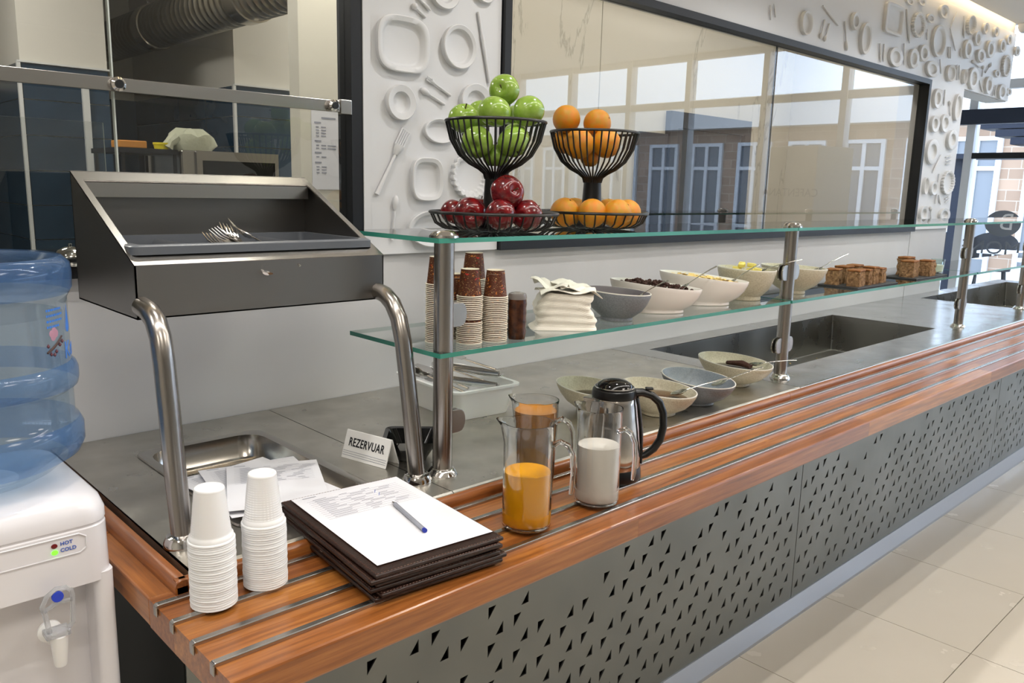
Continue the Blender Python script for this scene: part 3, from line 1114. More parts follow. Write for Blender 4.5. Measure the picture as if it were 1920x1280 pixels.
# perforated front panels
def perforated(x0, x1):
    z0, z1 = 0.075, 0.85
    pts = [Vector((x0, z0)), Vector((x1, z0)), Vector((x1, z1)), Vector((x0, z1))]
    edges = [(0, 1), (1, 2), (2, 3), (3, 0)]
    tris = []
    for k in range(-5, 11):
        z = 0.54 - 0.0465 * k
        if z - .02 < z0 or z > .8:
            continue
        for i in range(-1, 45):
            for dnw in (0, 1):
                x = .924 + .16 * i + (.08 if k % 2 else 0) + (.057 if dnw else 0)
                h = (math.sin(x * 91.7 + z * 433.1 + dnw * 7.7) * 43758.5453) % 1.0
                hump = .05 * math.sin(x * 3.1 + 1.0) + .03 * math.sin(x * 7.7)
                zz = z - hump
                p = .96 if zz < .44 else (.8 if zz < .54 else (.5 if zz < .60 else (.22 if zz < .68 else 0)))
                if h > p or x - .02 < x0 or x + .02 > x1:
                    continue
                w, hh = .0115, .0145
                if dnw:
                    tris.append([(x - w, z + hh), (x - w, z - hh), (x + w, z + hh)])
                else:
                    tris.append([(x - w, z - hh), (x + w, z - hh), (x + w, z + hh)])
    for t_ in tris:
        b = len(pts)
        pts += [Vector(q) for q in t_]
        edges += [(b, b + 1), (b + 1, b + 2), (b + 2, b)]
    v2, e2, f2, *_ = delaunay_2d_cdt(pts, edges, [], 1, 1e-6)
    def inside(c_):
        for t_ in tris:
            (ax, ay), (bx, by), (cx_, cy) = t_
            if abs(ax - c_.x) > .03 or abs(ay - c_.y) > .04:
                continue
            d1_ = (c_.x - bx) * (ay - by) - (ax - bx) * (c_.y - by)
            d2_ = (c_.x - cx_) * (by - cy) - (bx - cx_) * (c_.y - cy)
            d3_ = (c_.x - ax) * (cy - ay) - (cx_ - ax) * (c_.y - ay)
            if not (((d1_ < 0) or (d2_ < 0) or (d3_ < 0)) and ((d1_ > 0) or (d2_ > 0) or (d3_ > 0))):
                return True
        return False
    faces = [f for f in f2 if not inside(sum((v2[i] for i in f), Vector((0, 0))) / len(f))]
    bm = bmesh.new()
    vs_ = [bm.verts.new((v.x, 1.24, v.y)) for v in v2]
    for f in faces:
        bm.faces.new([vs_[i] for i in f])
    bmesh.ops.recalc_face_normals(bm, faces=bm.faces)
    if sum(f.normal.y for f in bm.faces) > 0:
        bmesh.ops.reverse_faces(bm, faces=bm.faces)
    ex = bmesh.ops.extrude_face_region(bm, geom=bm.faces[:])
    for v in [g_ for g_ in ex['geom'] if isinstance(g_, bmesh.types.BMVert)]:
        v.co.y += .004
    bmesh.ops.recalc_face_normals(bm, faces=bm.faces)
    me = bpy.data.meshes.new('front_panel')
    bm.to_mesh(me)
    bm.free()
    me.materials.append(PANELSTEEL)
    return obj('front_panel', me, ct)
perforated(.46, 2.574)
perforated(2.578, 4.70)
perforated(4.704, 6.6)

# ================================================================== wooden tray slide
ts = thing('tray_slide', 'warm brown butcher block tray slide along the counter front', 'tray slide', (0, 0, 0))
rows = [.85 + .2625 / 6 * i for i in range(7)]
for ri, (ya, yb) in enumerate(zip(rows, rows[1:])):
    x = .366
    first = True
    while x < 6.6:
        L_ = rnd.uniform(.3, .8) if ri else .98
        if first:
            L_ = rnd.uniform(.12, .5) if ri else .774
            first = False
        xe = min(6.6, x + L_)
        if 6.6 - xe < .1:
            xe = 6.6
        if ri == 0:
            e_ = .004
            pf = [(ya + e_, .852), (yb - .0001, .852), (yb - .0001, ZW), (ya + e_, ZW), (ya + .0012, ZW - .0012), (ya, ZW - e_), (ya, .852 + e_), (ya + .0012, .8532)]
            MB().prism(pf, 'x', x + .0001, xe - .0001).build('stave', WOODX, ts)
        else:
            MB().box(x + .0001, xe - .0001, ya + .0001, yb - .0001, .852, ZW).build('stave', WOODX, ts)
        x = xe
yy = 1.1127
while yy < 1.845:
    ye = min(1.846, yy + rnd.uniform(.2, .4))
    if 1.846 - ye < .08:
        ye = 1.846
    MB().box(.366, .42, yy + .0001, ye - .0001, .852, ZW).build('stave', WOODY, ts, bevel=.003)
    yy = ye
MB().box(.47, 6.55, .93, 1.24, .80, .85).build('support_rail', INNER, ts)
# raised moulding round the steel
q = [(0, 0), (0, .010), (.002, .0165), (.007, .0195), (.014, .0195), (.014, 0)]
for (a, b) in ((.401, 2.16), (2.161, 4.0), (4.001, 6.6)):
    MB().prism([(1.098 + p[0], ZW + p[1]) for p in q], 'x', a, b, sm=True).build('moulding', WOODX, ts, sharp=50)
mo = MB().prism([(.398 + p[0] * 1.3, ZW + p[1]) for p in q], 'y', 1.098, 1.846, sm=True)
mo.build('moulding', WOODY, ts, sharp=50)
# steel wear strips
for y in (.897, .958, 1.024, 1.082):
    s_ = MB()
    s_.prism([(.3625, .883), (.3625, .8975), (.3655, .9005), (6.6, .9005), (6.6, ZW - .0005), (.3655, ZW - .0005), (.3655, .883)], 'y', y - .0055, y + .0055)
    s_.build('wear_strip', STEEL, ts, bevel=.0012)

# ================================================================== glass shelf unit
def shelf_glass(name, x0, x1, y0, y1, z0, z1, parent):
    g_ = MB().box(x0, x1, y0, y1, z0, z1)
    for q_ in (2, 3, 4, 5):
        g_.m[q_] = 1
    return g_.build(name, [SHELFGLASS, EDGEGLASS], parent)
gs = thing('glass_shelf_unit', 'two tier glass serving shelf on steel posts over the counter', 'shelf', (0, 0, ZS))
Z1, Z2 = 1.164 - ZS, 1.382 - ZS
for (a, b) in ((.935, 2.28), (2.284, 3.93), (3.934, 6.5)):
    shelf_glass('upper_glass', a, b, 1.182, 1.49, Z2 - .009, Z2, gs)
    shelf_glass('lower_glass', a + .008, b, 1.186, 1.50, Z1 - .009, Z1, gs)
PX = [(.968, 1.208), (2.322, 1.222), (3.94, 1.24), (4.90, 1.255), (6.2, 1.255)]
for i, (x, y) in enumerate(PX):
    p_ = MB().lathe([(.0195, .012), (.0195, Z2 - .0095)], 24).build('post', STEEL_POST, gs, loc=(x, y, 0))
    MB().lathe([(0, .0), (.031, .0), (.031, .003), (.026, .010), (.021, .0145), (.019, .015), (0, .015)], 28).build('foot_flange', CHROME, p_)
    MB().lathe([(.019, Z2 - .0005), (.029, Z2), (.0285, Z2 + .004), (.022, Z2 + .011), (.012, Z2 + .0145), (0, Z2 + .0155)], 28).build('dome_cap', CHROME, p_)
    for z_ in ((.105, .33) if i else (.105, .318)):
        def tab(sgn, side):
            tb = MB()
            h = .024
            pts = [(0, -h), (.024, -h)]
            for q_ in range(9):
                a_ = R(-90 + 22.5 * q_)
                pts.append((.026 + .014 * math.cos(a_), (h - .001) * math.sin(a_)))
            pts += [(0, h)]
            pts = [(.012 + p[0], p[1]) for p in pts]
            tb.prism([(sgn * p[0], z_ + p[1]) for p in pts], 'y', side, side + .005)
            return tb.build('glass_clamp', STEEL, p_, bevel=.001)
        tab(1, -.008)
        tab(1, .006)
        if i:
            tab(-1, -.008)
            tab(-1, .006)

# ================================================================== cutlery dispenser
dp = thing('cutlery_dispenser', 'sloping stainless steel cutlery dispenser on two bent legs', 'dispenser', (0, 0, ZS))
XA, XB, YF, YB_ = .447, .914, 1.33, 1.63
zb, zf_, zt = 1.256 - ZS, 1.342 - ZS, 1.487 - ZS
T_ = .0025
box = MB()
side = [(YF, zb), (YB_, zb), (YB_, zt), (YF, zf_)]
box.prism(side, 'x', XA, XA + T_)
box.prism(side, 'x', XB - T_, XB)
box.box(XA, XB, YF, YF + T_, zb, zf_)
box.box(XA, XB, YB_ - T_, YB_, zb, zt)
box.box(XA, XB, YF, YB_, zb, zb + T_)
box.build('box_shell', BOXSTEEL, dp)
# sloping face frame
sl = Vector((0, YB_ - YF, zt - zf_))
nrm = Vector((0, -sl.z, sl.y)).normalized()
def sp(x, s_, h=0):
    p = Vector((0, YF, zf_)) + sl * s_ + nrm * h
    return (x, p.y, p.z)
ff_ = MB()
def strip(xa, xb, s0, s1, h0=-.002, h1=.0006):
    vv = [sp(xa, s0, h0), sp(xb, s0, h0), sp(xb, s1, h0), sp(xa, s1, h0), sp(xa, s0, h1), sp(xb, s0, h1), sp(xb, s1, h1), sp(xa, s1, h1)]
    ff_.add(vv, [(0, 3, 2, 1), (4, 5, 6, 7), (0, 1, 5, 4), (1, 2, 6, 5), (2, 3, 7, 6), (3, 0, 4, 7)])
strip(XA, XB, .0, .11)
strip(XA, XB, .89, 1.0)
strip(XA, XA + .012, .11, .89)
strip(XB - .012, XB, .11, .89)
ff_.box(XA + .012, XB - .012, YB_ - .036, YB_ - .032, zt - .045, zt - .019)
ff_.build('face_frame', STEEL, dp)
for (x, pts) in ((.456, [(1.216, .012), (1.229, .102), (1.241, .203), (1.252, .285), (1.261, .322), (1.277, .345), (1.302, .358), (1.332, .362)]),
                 (.902, [(1.204, .012), (1.218, .107), (1.236, .208), (1.248, .268), (1.262, .311), (1.282, .338), (1.306, .352), (1.332, .357)])):
    l_ = MB().tube([(x, p[0], p[1]) for p in pts], .0165, 18).build('leg', STEEL_POST, dp)
    MB().lathe([(0, 0), (.029, 0), (.0285, .008), (.024, .016), (.017, .019), (0, .019)], 26).build('foot_flange', CHROME, l_, loc=(x, pts[0][0] - .001, 0))
# grey plastic tray with compartments
GREYP = mat('grey_tray_plastic', (92, 96, 102), .28)
zr = 1.372 - ZS
tr = MB()
xa, xb, ya, yb = XA + .004, XB - .009, 1.352, 1.612
for (k, z) in ((0, 0),):
    pass
def ring_rect(a, b, c, d, z, r_=.02):
    pts = []
    for (cx_, cy, a0) in ((b - r_, c + r_, -90), (b - r_, d - r_, 0), (a + r_, d - r_, 90), (a + r_, c + r_, 180)):
        for q_ in range(5):
            an = R(a0 + 22.5 * q_)
            pts.append((cx_ + r_ * math.cos(an), cy + r_ * math.sin(an), z))
    return pts
lo = [ring_rect(xa, xb, ya, yb, zr - .016, .012), ring_rect(xa, xb, ya, yb, zr - .003, .012), ring_rect(xa + .004, xb - .004, ya + .004, yb - .004, zr, .012),
      ring_rect(xa + .018, xb - .018, ya + .014, yb - .014, zr, .012), ring_rect(xa + .026, xb - .026, ya + .022, yb - .022, zr - .085, .012)]
vv, fc = [], []
for l_ in lo:
    vv += l_
nn = 20
for q_ in range(len(lo) - 1):
    for i in range(nn):
        j = (i + 1) % nn
        fc.append((q_ * nn + i, q_ * nn + j, (q_ + 1) * nn + j, (q_ + 1) * nn + i))
fc.append(tuple((len(lo) - 1) * nn + i for i in range(nn)))
tr.add(vv, fc, 0, True)
trt = thing('cutlery_tray', 'grey plastic cutlery tray resting inside the dispenser', 'tray', (0, 0, ZS))
tr.build('tray_shell', GREYP, trt, sharp=45)
for i in range(1, 4):
    x = xa + .02 + (xb - xa - .04) * i / 4
    MB().prism([(x - .016, zr - .084), (x - .005, zr - .012), (x, zr - .006), (x + .005, zr - .012), (x + .016, zr - .084)], 'y', ya + .024, yb - .024, sm=True).build('divider', GREYP, trt, sharp=60)
# forks lying in the tray
def make_fork():
    mb = MB()
    mb.tube([(0, -.105, .002), (0, -.05, .003), (0, 0, .0045), (0, .028, .004)], [.0055, .0042, .003, .0034], 8, flat=.35)
    vv = [(-.004, .026, .004), (.004, .026, .004), (.0115, .042, .0015), (.0115, .052, .001), (-.0115, .052, .001), (-.0115, .042, .0015)]
    mb.add(vv + [(v[0], v[1], v[2] + .0015) for v in vv], [(0, 1, 2, 3, 4, 5), (11, 10, 9, 8, 7, 6)] + [(i, i + 6, (i + 1) % 6 + 6, (i + 1) % 6) for i in range(6)])
    for q_ in range(4):
        x = -.0098 + q_ * .00653
        mb.tube([(x, .05, .0015), (x, .068, .002), (x, .09, .0085)], [.0016, .0014, .0007], 6)
    return mb
fk = tag(make_fork().build('fork', CUTLERY), 'steel fork tipped up highest in the grey cutlery tray', 'fork', 'forks in the cutlery tray')
fk.location = (.705, 1.425, 1.362)
fk.rotation_euler = (R(24), R(34), R(30))
fk.scale = (1.2, 1.0, 1.2)
labs = ['steel fork lying left of the others in the grey tray', 'steel fork beneath the raised one in the grey tray', 'steel fork pointing at the tray front edge', 'steel fork on the right of the fork pile in the tray', 'steel fork at the back of the fork pile in the tray']
for i, (x, y, z, a, b, c_) in enumerate(((.655, 1.425, 1.345, 16, 8, 12), (.69, 1.425, 1.350, 20, -12, 26), (.672, 1.42, 1.350, 20, 24, 2), (.708, 1.43, 1.342, 16, -24, 18), (.682, 1.44, 1.354, 22, 14, 8))):
    f_ = fk.copy()
    C.objects.link(f_)
    f_.location = (x, y, z)
    f_.rotation_euler = (R(a), R(b), R(c_))
    f_['label'] = labs[i]

# ================================================================== gastronorm pan and papers
pn = thing('perforated_pan', 'shallow stainless perforated pan set into the counter top', 'pan', (0, 0, ZS))
lo = [ring_rect(.547, .825, 1.205, 1.704, .0010, .03), ring_rect(.548, .824, 1.206, 1.703, .0045, .03), ring_rect(.556, .816, 1.214, 1.695, .0055, .03), ring_rect(.566, .806, 1.226, 1.683, .0035, .045), ring_rect(.570, .802, 1.231, 1.678, -.045, .04), ring_rect(.580, .792, 1.241, 1.668, -.052, .03)]
vv, fc = [], []
for l_ in lo:
    vv += l_
for q_ in range(len(lo) - 1):
    for i in range(nn):
        j = (i + 1) % nn
        fc.append((q_ * nn + i, q_ * nn + j, (q_ + 1) * nn + j, (q_ + 1) * nn + i))
fc.append(tuple((len(lo) - 1) * nn + i for i in range(nn)))
MB().add(vv, fc, 0, True).build('pan_shell', mat('pan_steel', (186, 182, 176), .2, 1.0), pn, sharp=50)
ho = MB()
for i in range(26):
    for j in range(46):
        x, y = .595 + i * .0075, 1.265 + j * .0085
        ho.lathe([(0, -.0515), (.0022, -.0515)], 6, c=(x, y, 0))
stuff(ho.build('perforations', INNER, pn))
SHAD = mat('grey_print_box', (206, 206, 208), .75)
def sheet(name, label, loc, rz, curl, nlines, w=.21, h=.297, group=None, tick=False, boxes=False):
    t = thing(name, label, 'paper', loc, rz, group)
    def zf2(x, y):
        return curl(x / w + .5, y / h + .5)
    nx, ny = 8, 12
    vv = [((i / nx - .5) * w, (j / ny - .5) * h, zf2((i / nx - .5) * w, (j / ny - .5) * h)) for j in range(ny + 1) for i in range(nx + 1)]
    vb = [(v[0], v[1], v[2] - .0003) for v in vv]
    fc = []
    for j in range(ny):
        for i in range(nx):
            a = j * (nx + 1) + i
            fc += [(a, a + 1, a + nx + 2, a + nx + 1)]
    N = len(vv)
    fb = [tuple(reversed([i + N for i in f])) for f in fc]
    MB().add(vv + vb, fc + fb, 0, True).build('sheet', PAPER, t)
    pr = MB()
    rr = random.Random(len(label))
    def ink(x0, x1, y, hh=.0016, mi=0):
        k = max(1, int((x1 - x0) / .02))
        for q_ in range(k):
            a, b = x0 + (x1 - x0) * q_ / k, x0 + (x1 - x0) * (q_ + 1) / k
            vv = [(a, y, zf2(a, y) + .0004), (b, y, zf2(b, y) + .0004), (b, y + hh, zf2(b, y + hh) + .0004), (a, y + hh, zf2(a, y + hh) + .0004)]
            pr.add(vv, [(0, 1, 2, 3)], mi)
    for q_ in range(nlines):
        y = h * .42 - q_ * .0078
        x = -w * .42
        ink(x, w * .42, y - .0035, .0005)
        xx = -w * .36
        for k_ in range(3):
            l2 = rr.uniform(.012, .03)
            if k_ == 0:
                l2 *= 1.5
            ink(xx, xx + l2, y, .0014)
            xx += l2 + rr.uniform(.018, .03)
    ink(-w * .42, -w * .3, h * .44 + .008, .0025)
    if boxes:
        for (a, b) in ((-.3, -.05), (.1, .3)):
            for k_ in range(6):
                ink(a * w, b * w, h * .2 - k_ * .012, .012, 1)
    if tick:
        for (x, y) in ((.03, .10), (.03, .085)):
            vv = [(x, y, zf2(x, y) + .0005), (x + .001, y, zf2(x, y) + .0005), (x + .008, y + .012, zf2(x, y) + .0005), (x + .007, y + .012, zf2(x, y) + .0005)]
            pr.add(vv, [(0, 1, 2, 3)], 2)
    stuff(pr.build('print', [INK, SHAD, BLUEINK], t))
    return t
flat = lambda u, v: 0.0
sheet('order_sheet', 'printed order sheet at the left in the steel pan', (.648, 1.350, .9230), R(6), lambda u, v: .001 + .006 * abs(u - .5), 16, w=.19, h=.265, boxes=True, group='order sheets in the pan')
sheet('order_sheet', 'printed order sheet with a grey box on top of the other pan papers', (.658, 1.338, .9285), R(-11), lambda u, v: .001 + .004 * (u - .5) ** 2, 14, w=.185, h=.26, boxes=True, group='order sheets in the pan')
sheet('order_sheet', 'printed order sheet sliding off the pan towards the menus', (.668, 1.318, .9325), R(-24), lambda u, v: .001 + .004 * (1 - v), 12, w=.17, h=.24, group='order sheets in the pan')

# ================================================================== menu covers, sheet, pen
LEATH = mat('dark_leatherette', (30, 19, 15), .33, var=(160, (52, 30, 22)), bump=(500, .5, .001))
BIND = mat('black_binding', (10, 9, 9), .4)
mw, mh = .226, .33
cov = thing('menu_cover', 'dark brown leather menu cover at the bottom of the stack', 'menu', (.720, 1.040, .9006), R(-5.2), 'menu covers')
MB().box(-mw / 2, mw / 2, -mh / 2, mh / 2, 0, .0066).build('cover', LEATH, cov, bevel=.0026, seg=3)
edg = MB()
for (a, b) in (((-mw / 2, -mh / 2), (mw / 2, -mh / 2)), ((mw / 2, -mh / 2), (mw / 2, mh / 2)), ((mw / 2, mh / 2), (-mw / 2, mh / 2)), ((-mw / 2, mh / 2), (-mw / 2, -mh / 2))):
    L_ = math.hypot(b[0] - a[0], b[1] - a[1])
    k = int(L_ / .0055)
    for i in range(k):
        f0, f1 = (i + .2) / k, (i + .75) / k
        p0 = (a[0] + (b[0] - a[0]) * f0, a[1] + (b[1] - a[1]) * f0)
        p1_ = (a[0] + (b[0] - a[0]) * f1, a[1] + (b[1] - a[1]) * f1)
        s_ = .97
        edg.tube([(p0[0] * s_, p0[1] * .98, .0068), (p1_[0] * s_, p1_[1] * .98, .0068)], .0006, 4)
stuff(edg.build('stitching', mat('brown_thread', (96, 64, 50), .5), cov))
order = ['second from the bottom', 'third from the bottom', 'third from the top', 'just under the top one', 'topmost, carrying the printed sheet']
for i in range(1, 6):
    dup(cov, (.720 + (.004, -.003, .002, -.004, .001)[i - 1], 1.040 + (-.003, .002, .004, -.002, .001)[i - 1], .9006 + .0070 * i), R(-5.2 + (1.2, -.8, .6, -1.0, .2)[i - 1]), 'dark brown leather menu cover, %s' % order[i - 1])
ZP = .9006 + .0070 * 6
sheet('menu_sheet', 'white printed list clipped on top of the menu stack', (.727, 1.048, ZP + .0012), R(-5.2), lambda u, v: .0003, 12, w=.205, h=.30, tick=True)
pe = thing('ballpoint_pen', 'clear ballpoint pen with a blue end lying on the printed list', 'pen', (.745, 1.015, ZP + .0052), R(-5))
a0, a1 = Vector((.008, .058, 0)), Vector((-.008, -.058, 0))
MB().tube([a0, a1], .0036, 8).build('barrel', mat('pen_clear', (190, 194, 205), .15, trans=.4), pe)
MB().tube([a0, a0 + (a0 - a1).normalized() * .012], [.0034, .0008], 8).build('tip', STEEL, pe)
MB().tube([a1, a1 + (a1 - a0).normalized() * .005], .0038, 10).build('end_plug', mat('blue_plug', (30, 50, 160), .4), pe)
MB().tube([a0 * .9, a1 * .3], .0014, 6).build('ink_tube', mat('pen_ink', (30, 34, 70), .4), pe)

# ================================================================== white plastic cups
CH, CR, CT = .076, .0315, .0197
def cup_prof(ribs):
    pr_ = [(CR - .0012, 0), (CR, .0006), (CR, .0026), (CR - .001, .0034), (.0295, .0036), (.0292, .0085), (.0272, .010)]
    z0, r0, z1, r1 = .011, .0270, CH - .004, CT + .0006
    if ribs:
        k = 18
        for i in range(k):
            a, b = z0 + (z1 - z0) * i / k, z0 + (z1 - z0) * (i + .5) / k
            pr_ += [(r0 + (r1 - r0) * i / k, a), (r0 + (r1 - r0) * (i + .5) / k - .0006, b)]
    pr_ += [(r1, z1), (CT, CH - .001), (CT - .0012, CH), (CT - .003, CH - .0004), (.012, CH - .0018), (0, CH - .0018)]
    return pr_
mc_full = MB().lathe(cup_prof(True), 36).mesh('plastic_cup', WHITEPLASTIC, 60)
mc_low = MB().lathe(cup_prof(False), 30).mesh('plastic_cup_nested', WHITEPLASTIC, 60)
for (x, y, nm) in ((.428, 1.037, 'stack nearest the water cooler'), (.509, 1.045, 'stack beside the menus')):
    N = 29
    for i in range(N):
        o = obj('plastic_cup', mc_full if i == N - 1 else mc_low, loc=(x + rnd.uniform(-.0004, .0004), y + rnd.uniform(-.0004, .0004), .9006 + i * .0033), rot=(0, 0, rnd.random() * 6))
        tag(o, ('ribbed white plastic cup topping the ' if i == N - 1 else 'white plastic cup upside down in the ') + nm, 'cup', 'white cups, ' + nm)

# ================================================================== brown paper cups
PRINT = mat('printed_brown_card', (92, 46, 24), .5)
nt = PRINT.node_tree
n_, l_ = nt.nodes, nt.links
tc_ = n_.new('ShaderNodeTexCoord')
def layer(base, scale, col, lo_, hi_, seed, st=(1, 1, 1)):
    mp_ = n_.new('ShaderNodeMapping')
    mp_.inputs['Location'].default_value = (seed, seed * 2, seed * .7)
    mp_.inputs['Scale'].default_value = st
    l_.new(tc_.outputs['Object'], mp_.inputs[0])
    nz_ = n_.new('ShaderNodeTexNoise')
    nz_.inputs['Scale'].default_value = scale
    nz_.inputs['Detail'].default_value = 2
    l_.new(mp_.outputs[0], nz_.inputs['Vector'])
    rp_ = n_.new('ShaderNodeValToRGB')
    rp_.color_ramp.elements[0].position = lo_
    rp_.color_ramp.elements[0].color = (0, 0, 0, 1)
    rp_.color_ramp.elements[1].position = hi_
    l_.new(nz_.outputs['Fac'], rp_.inputs[0])
    mx_ = n_.new('ShaderNodeMixRGB')
    l_.new(rp_.outputs[0], mx_.inputs[0])
    if isinstance(base, tuple):
        mx_.inputs[1].default_value = base
    else:
        l_.new(base, mx_.inputs[1])
    mx_.inputs[2].default_value = lin(*col)
    return mx_.outputs[0]
o1 = layer(lin(84, 40, 20), 130, (190, 110, 40), .64, .67, 3)
o2 = layer(o1, 260, (196, 160, 110), .63, .66, 9, (1, 1, 3))
o3 = layer(o2, 110, (150, 160, 40), .70, .72, 21)
o4 = layer(o3, 120, (190, 50, 40), .69, .71, 33)
l_.new(o4, n_['Principled BSDF'].inputs['Base Color'])
CARDW = mat('cup_card_white', (236, 226, 208), .5)
pb = [(.0248, 0), (.0266, .0002), (.0272, .0010), (.0266, .0019), (.0245, .0021)]
def bcup(top):
    mb = MB()
    mb.lathe(pb, 30, 1)
    mb.lathe([(.0245, .0021), (.0240, .0045), (.0185, .055)], 30, 0)
    mb.lathe([(.0185, .055), (.0188, .0556), (.0178, .0556), (.0172, .052), (0, .052)], 30, 1)
    return mb.mesh('paper_cup', [PRINT, CARDW])
bme = bcup(True)
for (x, y, N, gap, nm) in ((1.066, 1.247, 25, 11, 'front stack on the lower glass shelf'), (1.124, 1.234, 25, -1, 'stack beside the wrapped pack'), (1.022, 1.292, 32, -1, 'stack half hidden behind the first post'), (1.122, 1.300, 33, -1, 'tallest stack at the back'), (1.074, 1.306, 22, -1, 'short stack at the back between taller ones')):
    z = 1.1642
    for i in range(N):
        o = obj('paper_cup', bme, loc=(x + rnd.uniform(-.0006, .0006), y + rnd.uniform(-.0006, .0006), z), rot=(0, 0, rnd.random() * 6))
        tag(o, ('printed brown paper cup on top of the ' if i == N - 1 else 'white rimmed brown paper cup nested in the ') + nm, 'cup', 'paper cups, ' + nm)
        z += .0038 + (.004 if i == gap else 0)
wp = thing('wrapped_pack', 'dark brown cup pack in clear wrap beside the paper cups', 'pack', (1.176, 1.222, 1.1642))
pf = [(0, 0), (.018, 0)]
for i in range(9):
    pf += [(.0195 + .0012 * (i % 2), .008 + i * .0095)]
pf += [(.0185, .09), (.012, .094), (0, .095)]
MB().lathe(pf, 22).build('pack', mat('dark_pack', (44, 24, 18), .12, var=(70, (88, 50, 30))), wp)
MB().lathe([(.019, .082), (.0205, .088), (.018, .096), (.010, .0985), (0, .0965)], 22).build('wrap', mat('clear_wrap', (186, 180, 176), .1, trans=.6), wp)

# ================================================================== paper napkins
NAP = mat('napkin_paper', (240, 234, 222), .85, bump=(220, .2, .002))
nk = thing('napkin_pile', 'thick pile of white paper napkins on the lower glass shelf', 'napkins', (1.360, 1.262, 1.1642), R(-40))
nb = MB()
vv, fc = [], []
LN = 44
n4 = 40
for k_ in range(LN * 2):
    f_ = k_ / (LN * 2)
    wob = .0007 if k_ % 2 else 0
    bulge = 1.0 - .13 * f_ + (.10 * max(0, 1 - k_ / 7)) + .02 * math.sin(k_ * .35)
    sh = .006 * math.sin(k_ * .08) + .004 * f_
    for i in range(n4):
        t_ = 2 * PI * i / n4
        c_, s_ = math.cos(t_), math.sin(t_)
        e = .36
        rip = 1 + .012 * math.sin(5 * t_ + k_ * .12)
        px_ = math.copysign(abs(c_) ** e, c_) * (.070 * bulge * rip - wob) + sh
        py_ = math.copysign(abs(s_) ** e, s_) * (.046 * bulge * rip - wob)
        vv.append((px_, py_, .0006 + .078 * f_ + .006 * f_ * math.sin(3 * t_ + 1)))
for k_ in range(LN * 2 - 1):
    for i in range(n4):
        j = (i + 1) % n4
        fc.append((k_ * n4 + i, k_ * n4 + j, (k_ + 1) * n4 + j, (k_ + 1) * n4 + i))
fc.append(tuple(range(n4)))
fc.append(tuple((LN * 2 - 1) * n4 + i for i in range(n4)))
nb.add(vv, fc, 0, True)
stuff(nb.build('layers', NAP, nk, sharp=60))
def loose(name, label, loc, rz, w, d, fz):
    mb = MB()
    nx = 10
    vv = [((i / nx - .5) * w, (j / nx - .5) * d, fz(i / nx, j / nx)) for j in range(nx + 1) for i in range(nx + 1)]
    vb = [(v[0], v[1], v[2] - .0012) for v in vv]
    fc = []
    for j in range(nx):
        for i in range(nx):
            a = j * (nx + 1) + i
            fc.append((a, a + 1, a + nx + 2, a + nx + 1))
    N = len(vv)
    ring = [i for i in range(nx + 1)] + [j * (nx + 1) + nx for j in range(1, nx + 1)] + [nx * (nx + 1) + i for i in range(nx - 1, -1, -1)] + [j * (nx + 1) for j in range(nx - 1, 0, -1)]
    fs = [(ring[i], ring[i] + N, ring[(i + 1) % len(ring)] + N, ring[(i + 1) % len(ring)]) for i in range(len(ring))]
    mb.add(vv + vb, fc + [tuple(reversed([i + N for i in f])) for f in fc] + fs, 0, True)
    o = mb.build(name, NAP, loc=loc, rot=(0, 0, rz))
    return tag(o, label, 'napkin', 'loose napkins on the pile')
loose('paper_napkin', 'crumpled white napkin lying open on top of the pile', (1.364, 1.262, 1.2460), R(-36), .125, .095, lambda u, v: .006 + .006 * math.sin(u * 7 + v * 3) + .008 * math.sin(v * 6 + 1) * u - .03 * max(0, abs(u - .5) - .38) - .03 * max(0, abs(v - .5) - .38))
loose('paper_napkin', 'white napkin with a pointed corner sticking up at the left of the pile', (1.340, 1.280, 1.2520), R(-58), .085, .075, lambda u, v: .008 + .034 * max(0, .45 - u) * (1.2 - v) + .006 * math.sin(v * 8) + .006 * math.sin(u * 9))
loose('paper_napkin', 'white napkin sagging off the right side of the pile', (1.386, 1.246, 1.2480), R(-28), .10, .08, lambda u, v: .010 - .020 * u ** 3 + .012 * v + .004 * math.sin(u * 10 + v * 5))

# ================================================================== fruit stands
def fruit_stand(label, loc, rz):
    t = thing('fruit_stand', label, 'fruit stand', loc, rz, 'two tier fruit stands')
    MB().lathe([(0, .0), (.030, .0), (.028, .006), (.0265, .03), (.0235, .075), (.0215, .115), (.0225, .124), (.016, .128), (0, .128)], 30).build('pedestal', BLACKWIRE, t, sharp=60)
    for (r_, z, nm) in ((.1395, .040, 'lower_ring'), (.107, .232, 'upper_ring')):
        MB().tube([(r_ * math.cos(2 * PI * i / 48), r_ * math.sin(2 * PI * i / 48), z) for i in range(48)], (.0034 if z < .1 else .0032), 8, closed=True).build(nm, BLACKWIRE, t)
    MB().tube([(.045 * math.cos(2 * PI * i / 28), .045 * math.sin(2 * PI * i / 28), .0032) for i in range(28)], .0024, 6, closed=True).build('foot_ring', BLACKWIRE, t)
    lw = MB().tube([(.027, 0, .022), (.034, 0, .008), (.048, 0, .0035), (.085, 0, .0035), (.112, 0, .0065), (.129, 0, .017), (.1395, 0, .040)], .0020, 5).mesh('wire', BLACKWIRE)
    uw = MB().tube([(.021, 0, .112), (.0245, 0, .124), (.036, 0, .133), (.057, 0, .144), (.079, 0, .162), (.097, 0, .193), (.107, 0, .232)], .0021, 5).mesh('wire', BLACKWIRE)
    for i in range(34):
        obj('wire', lw, t, rot=(0, 0, 2 * PI * i / 34))
    for i in range(38):
        obj('wire', uw, t, rot=(0, 0, 2 * PI * i / 38))
    return t
ZG = 1.3822
fruit_stand('black wire fruit stand holding green apples above red apples', (1.206, 1.333, ZG), 0)
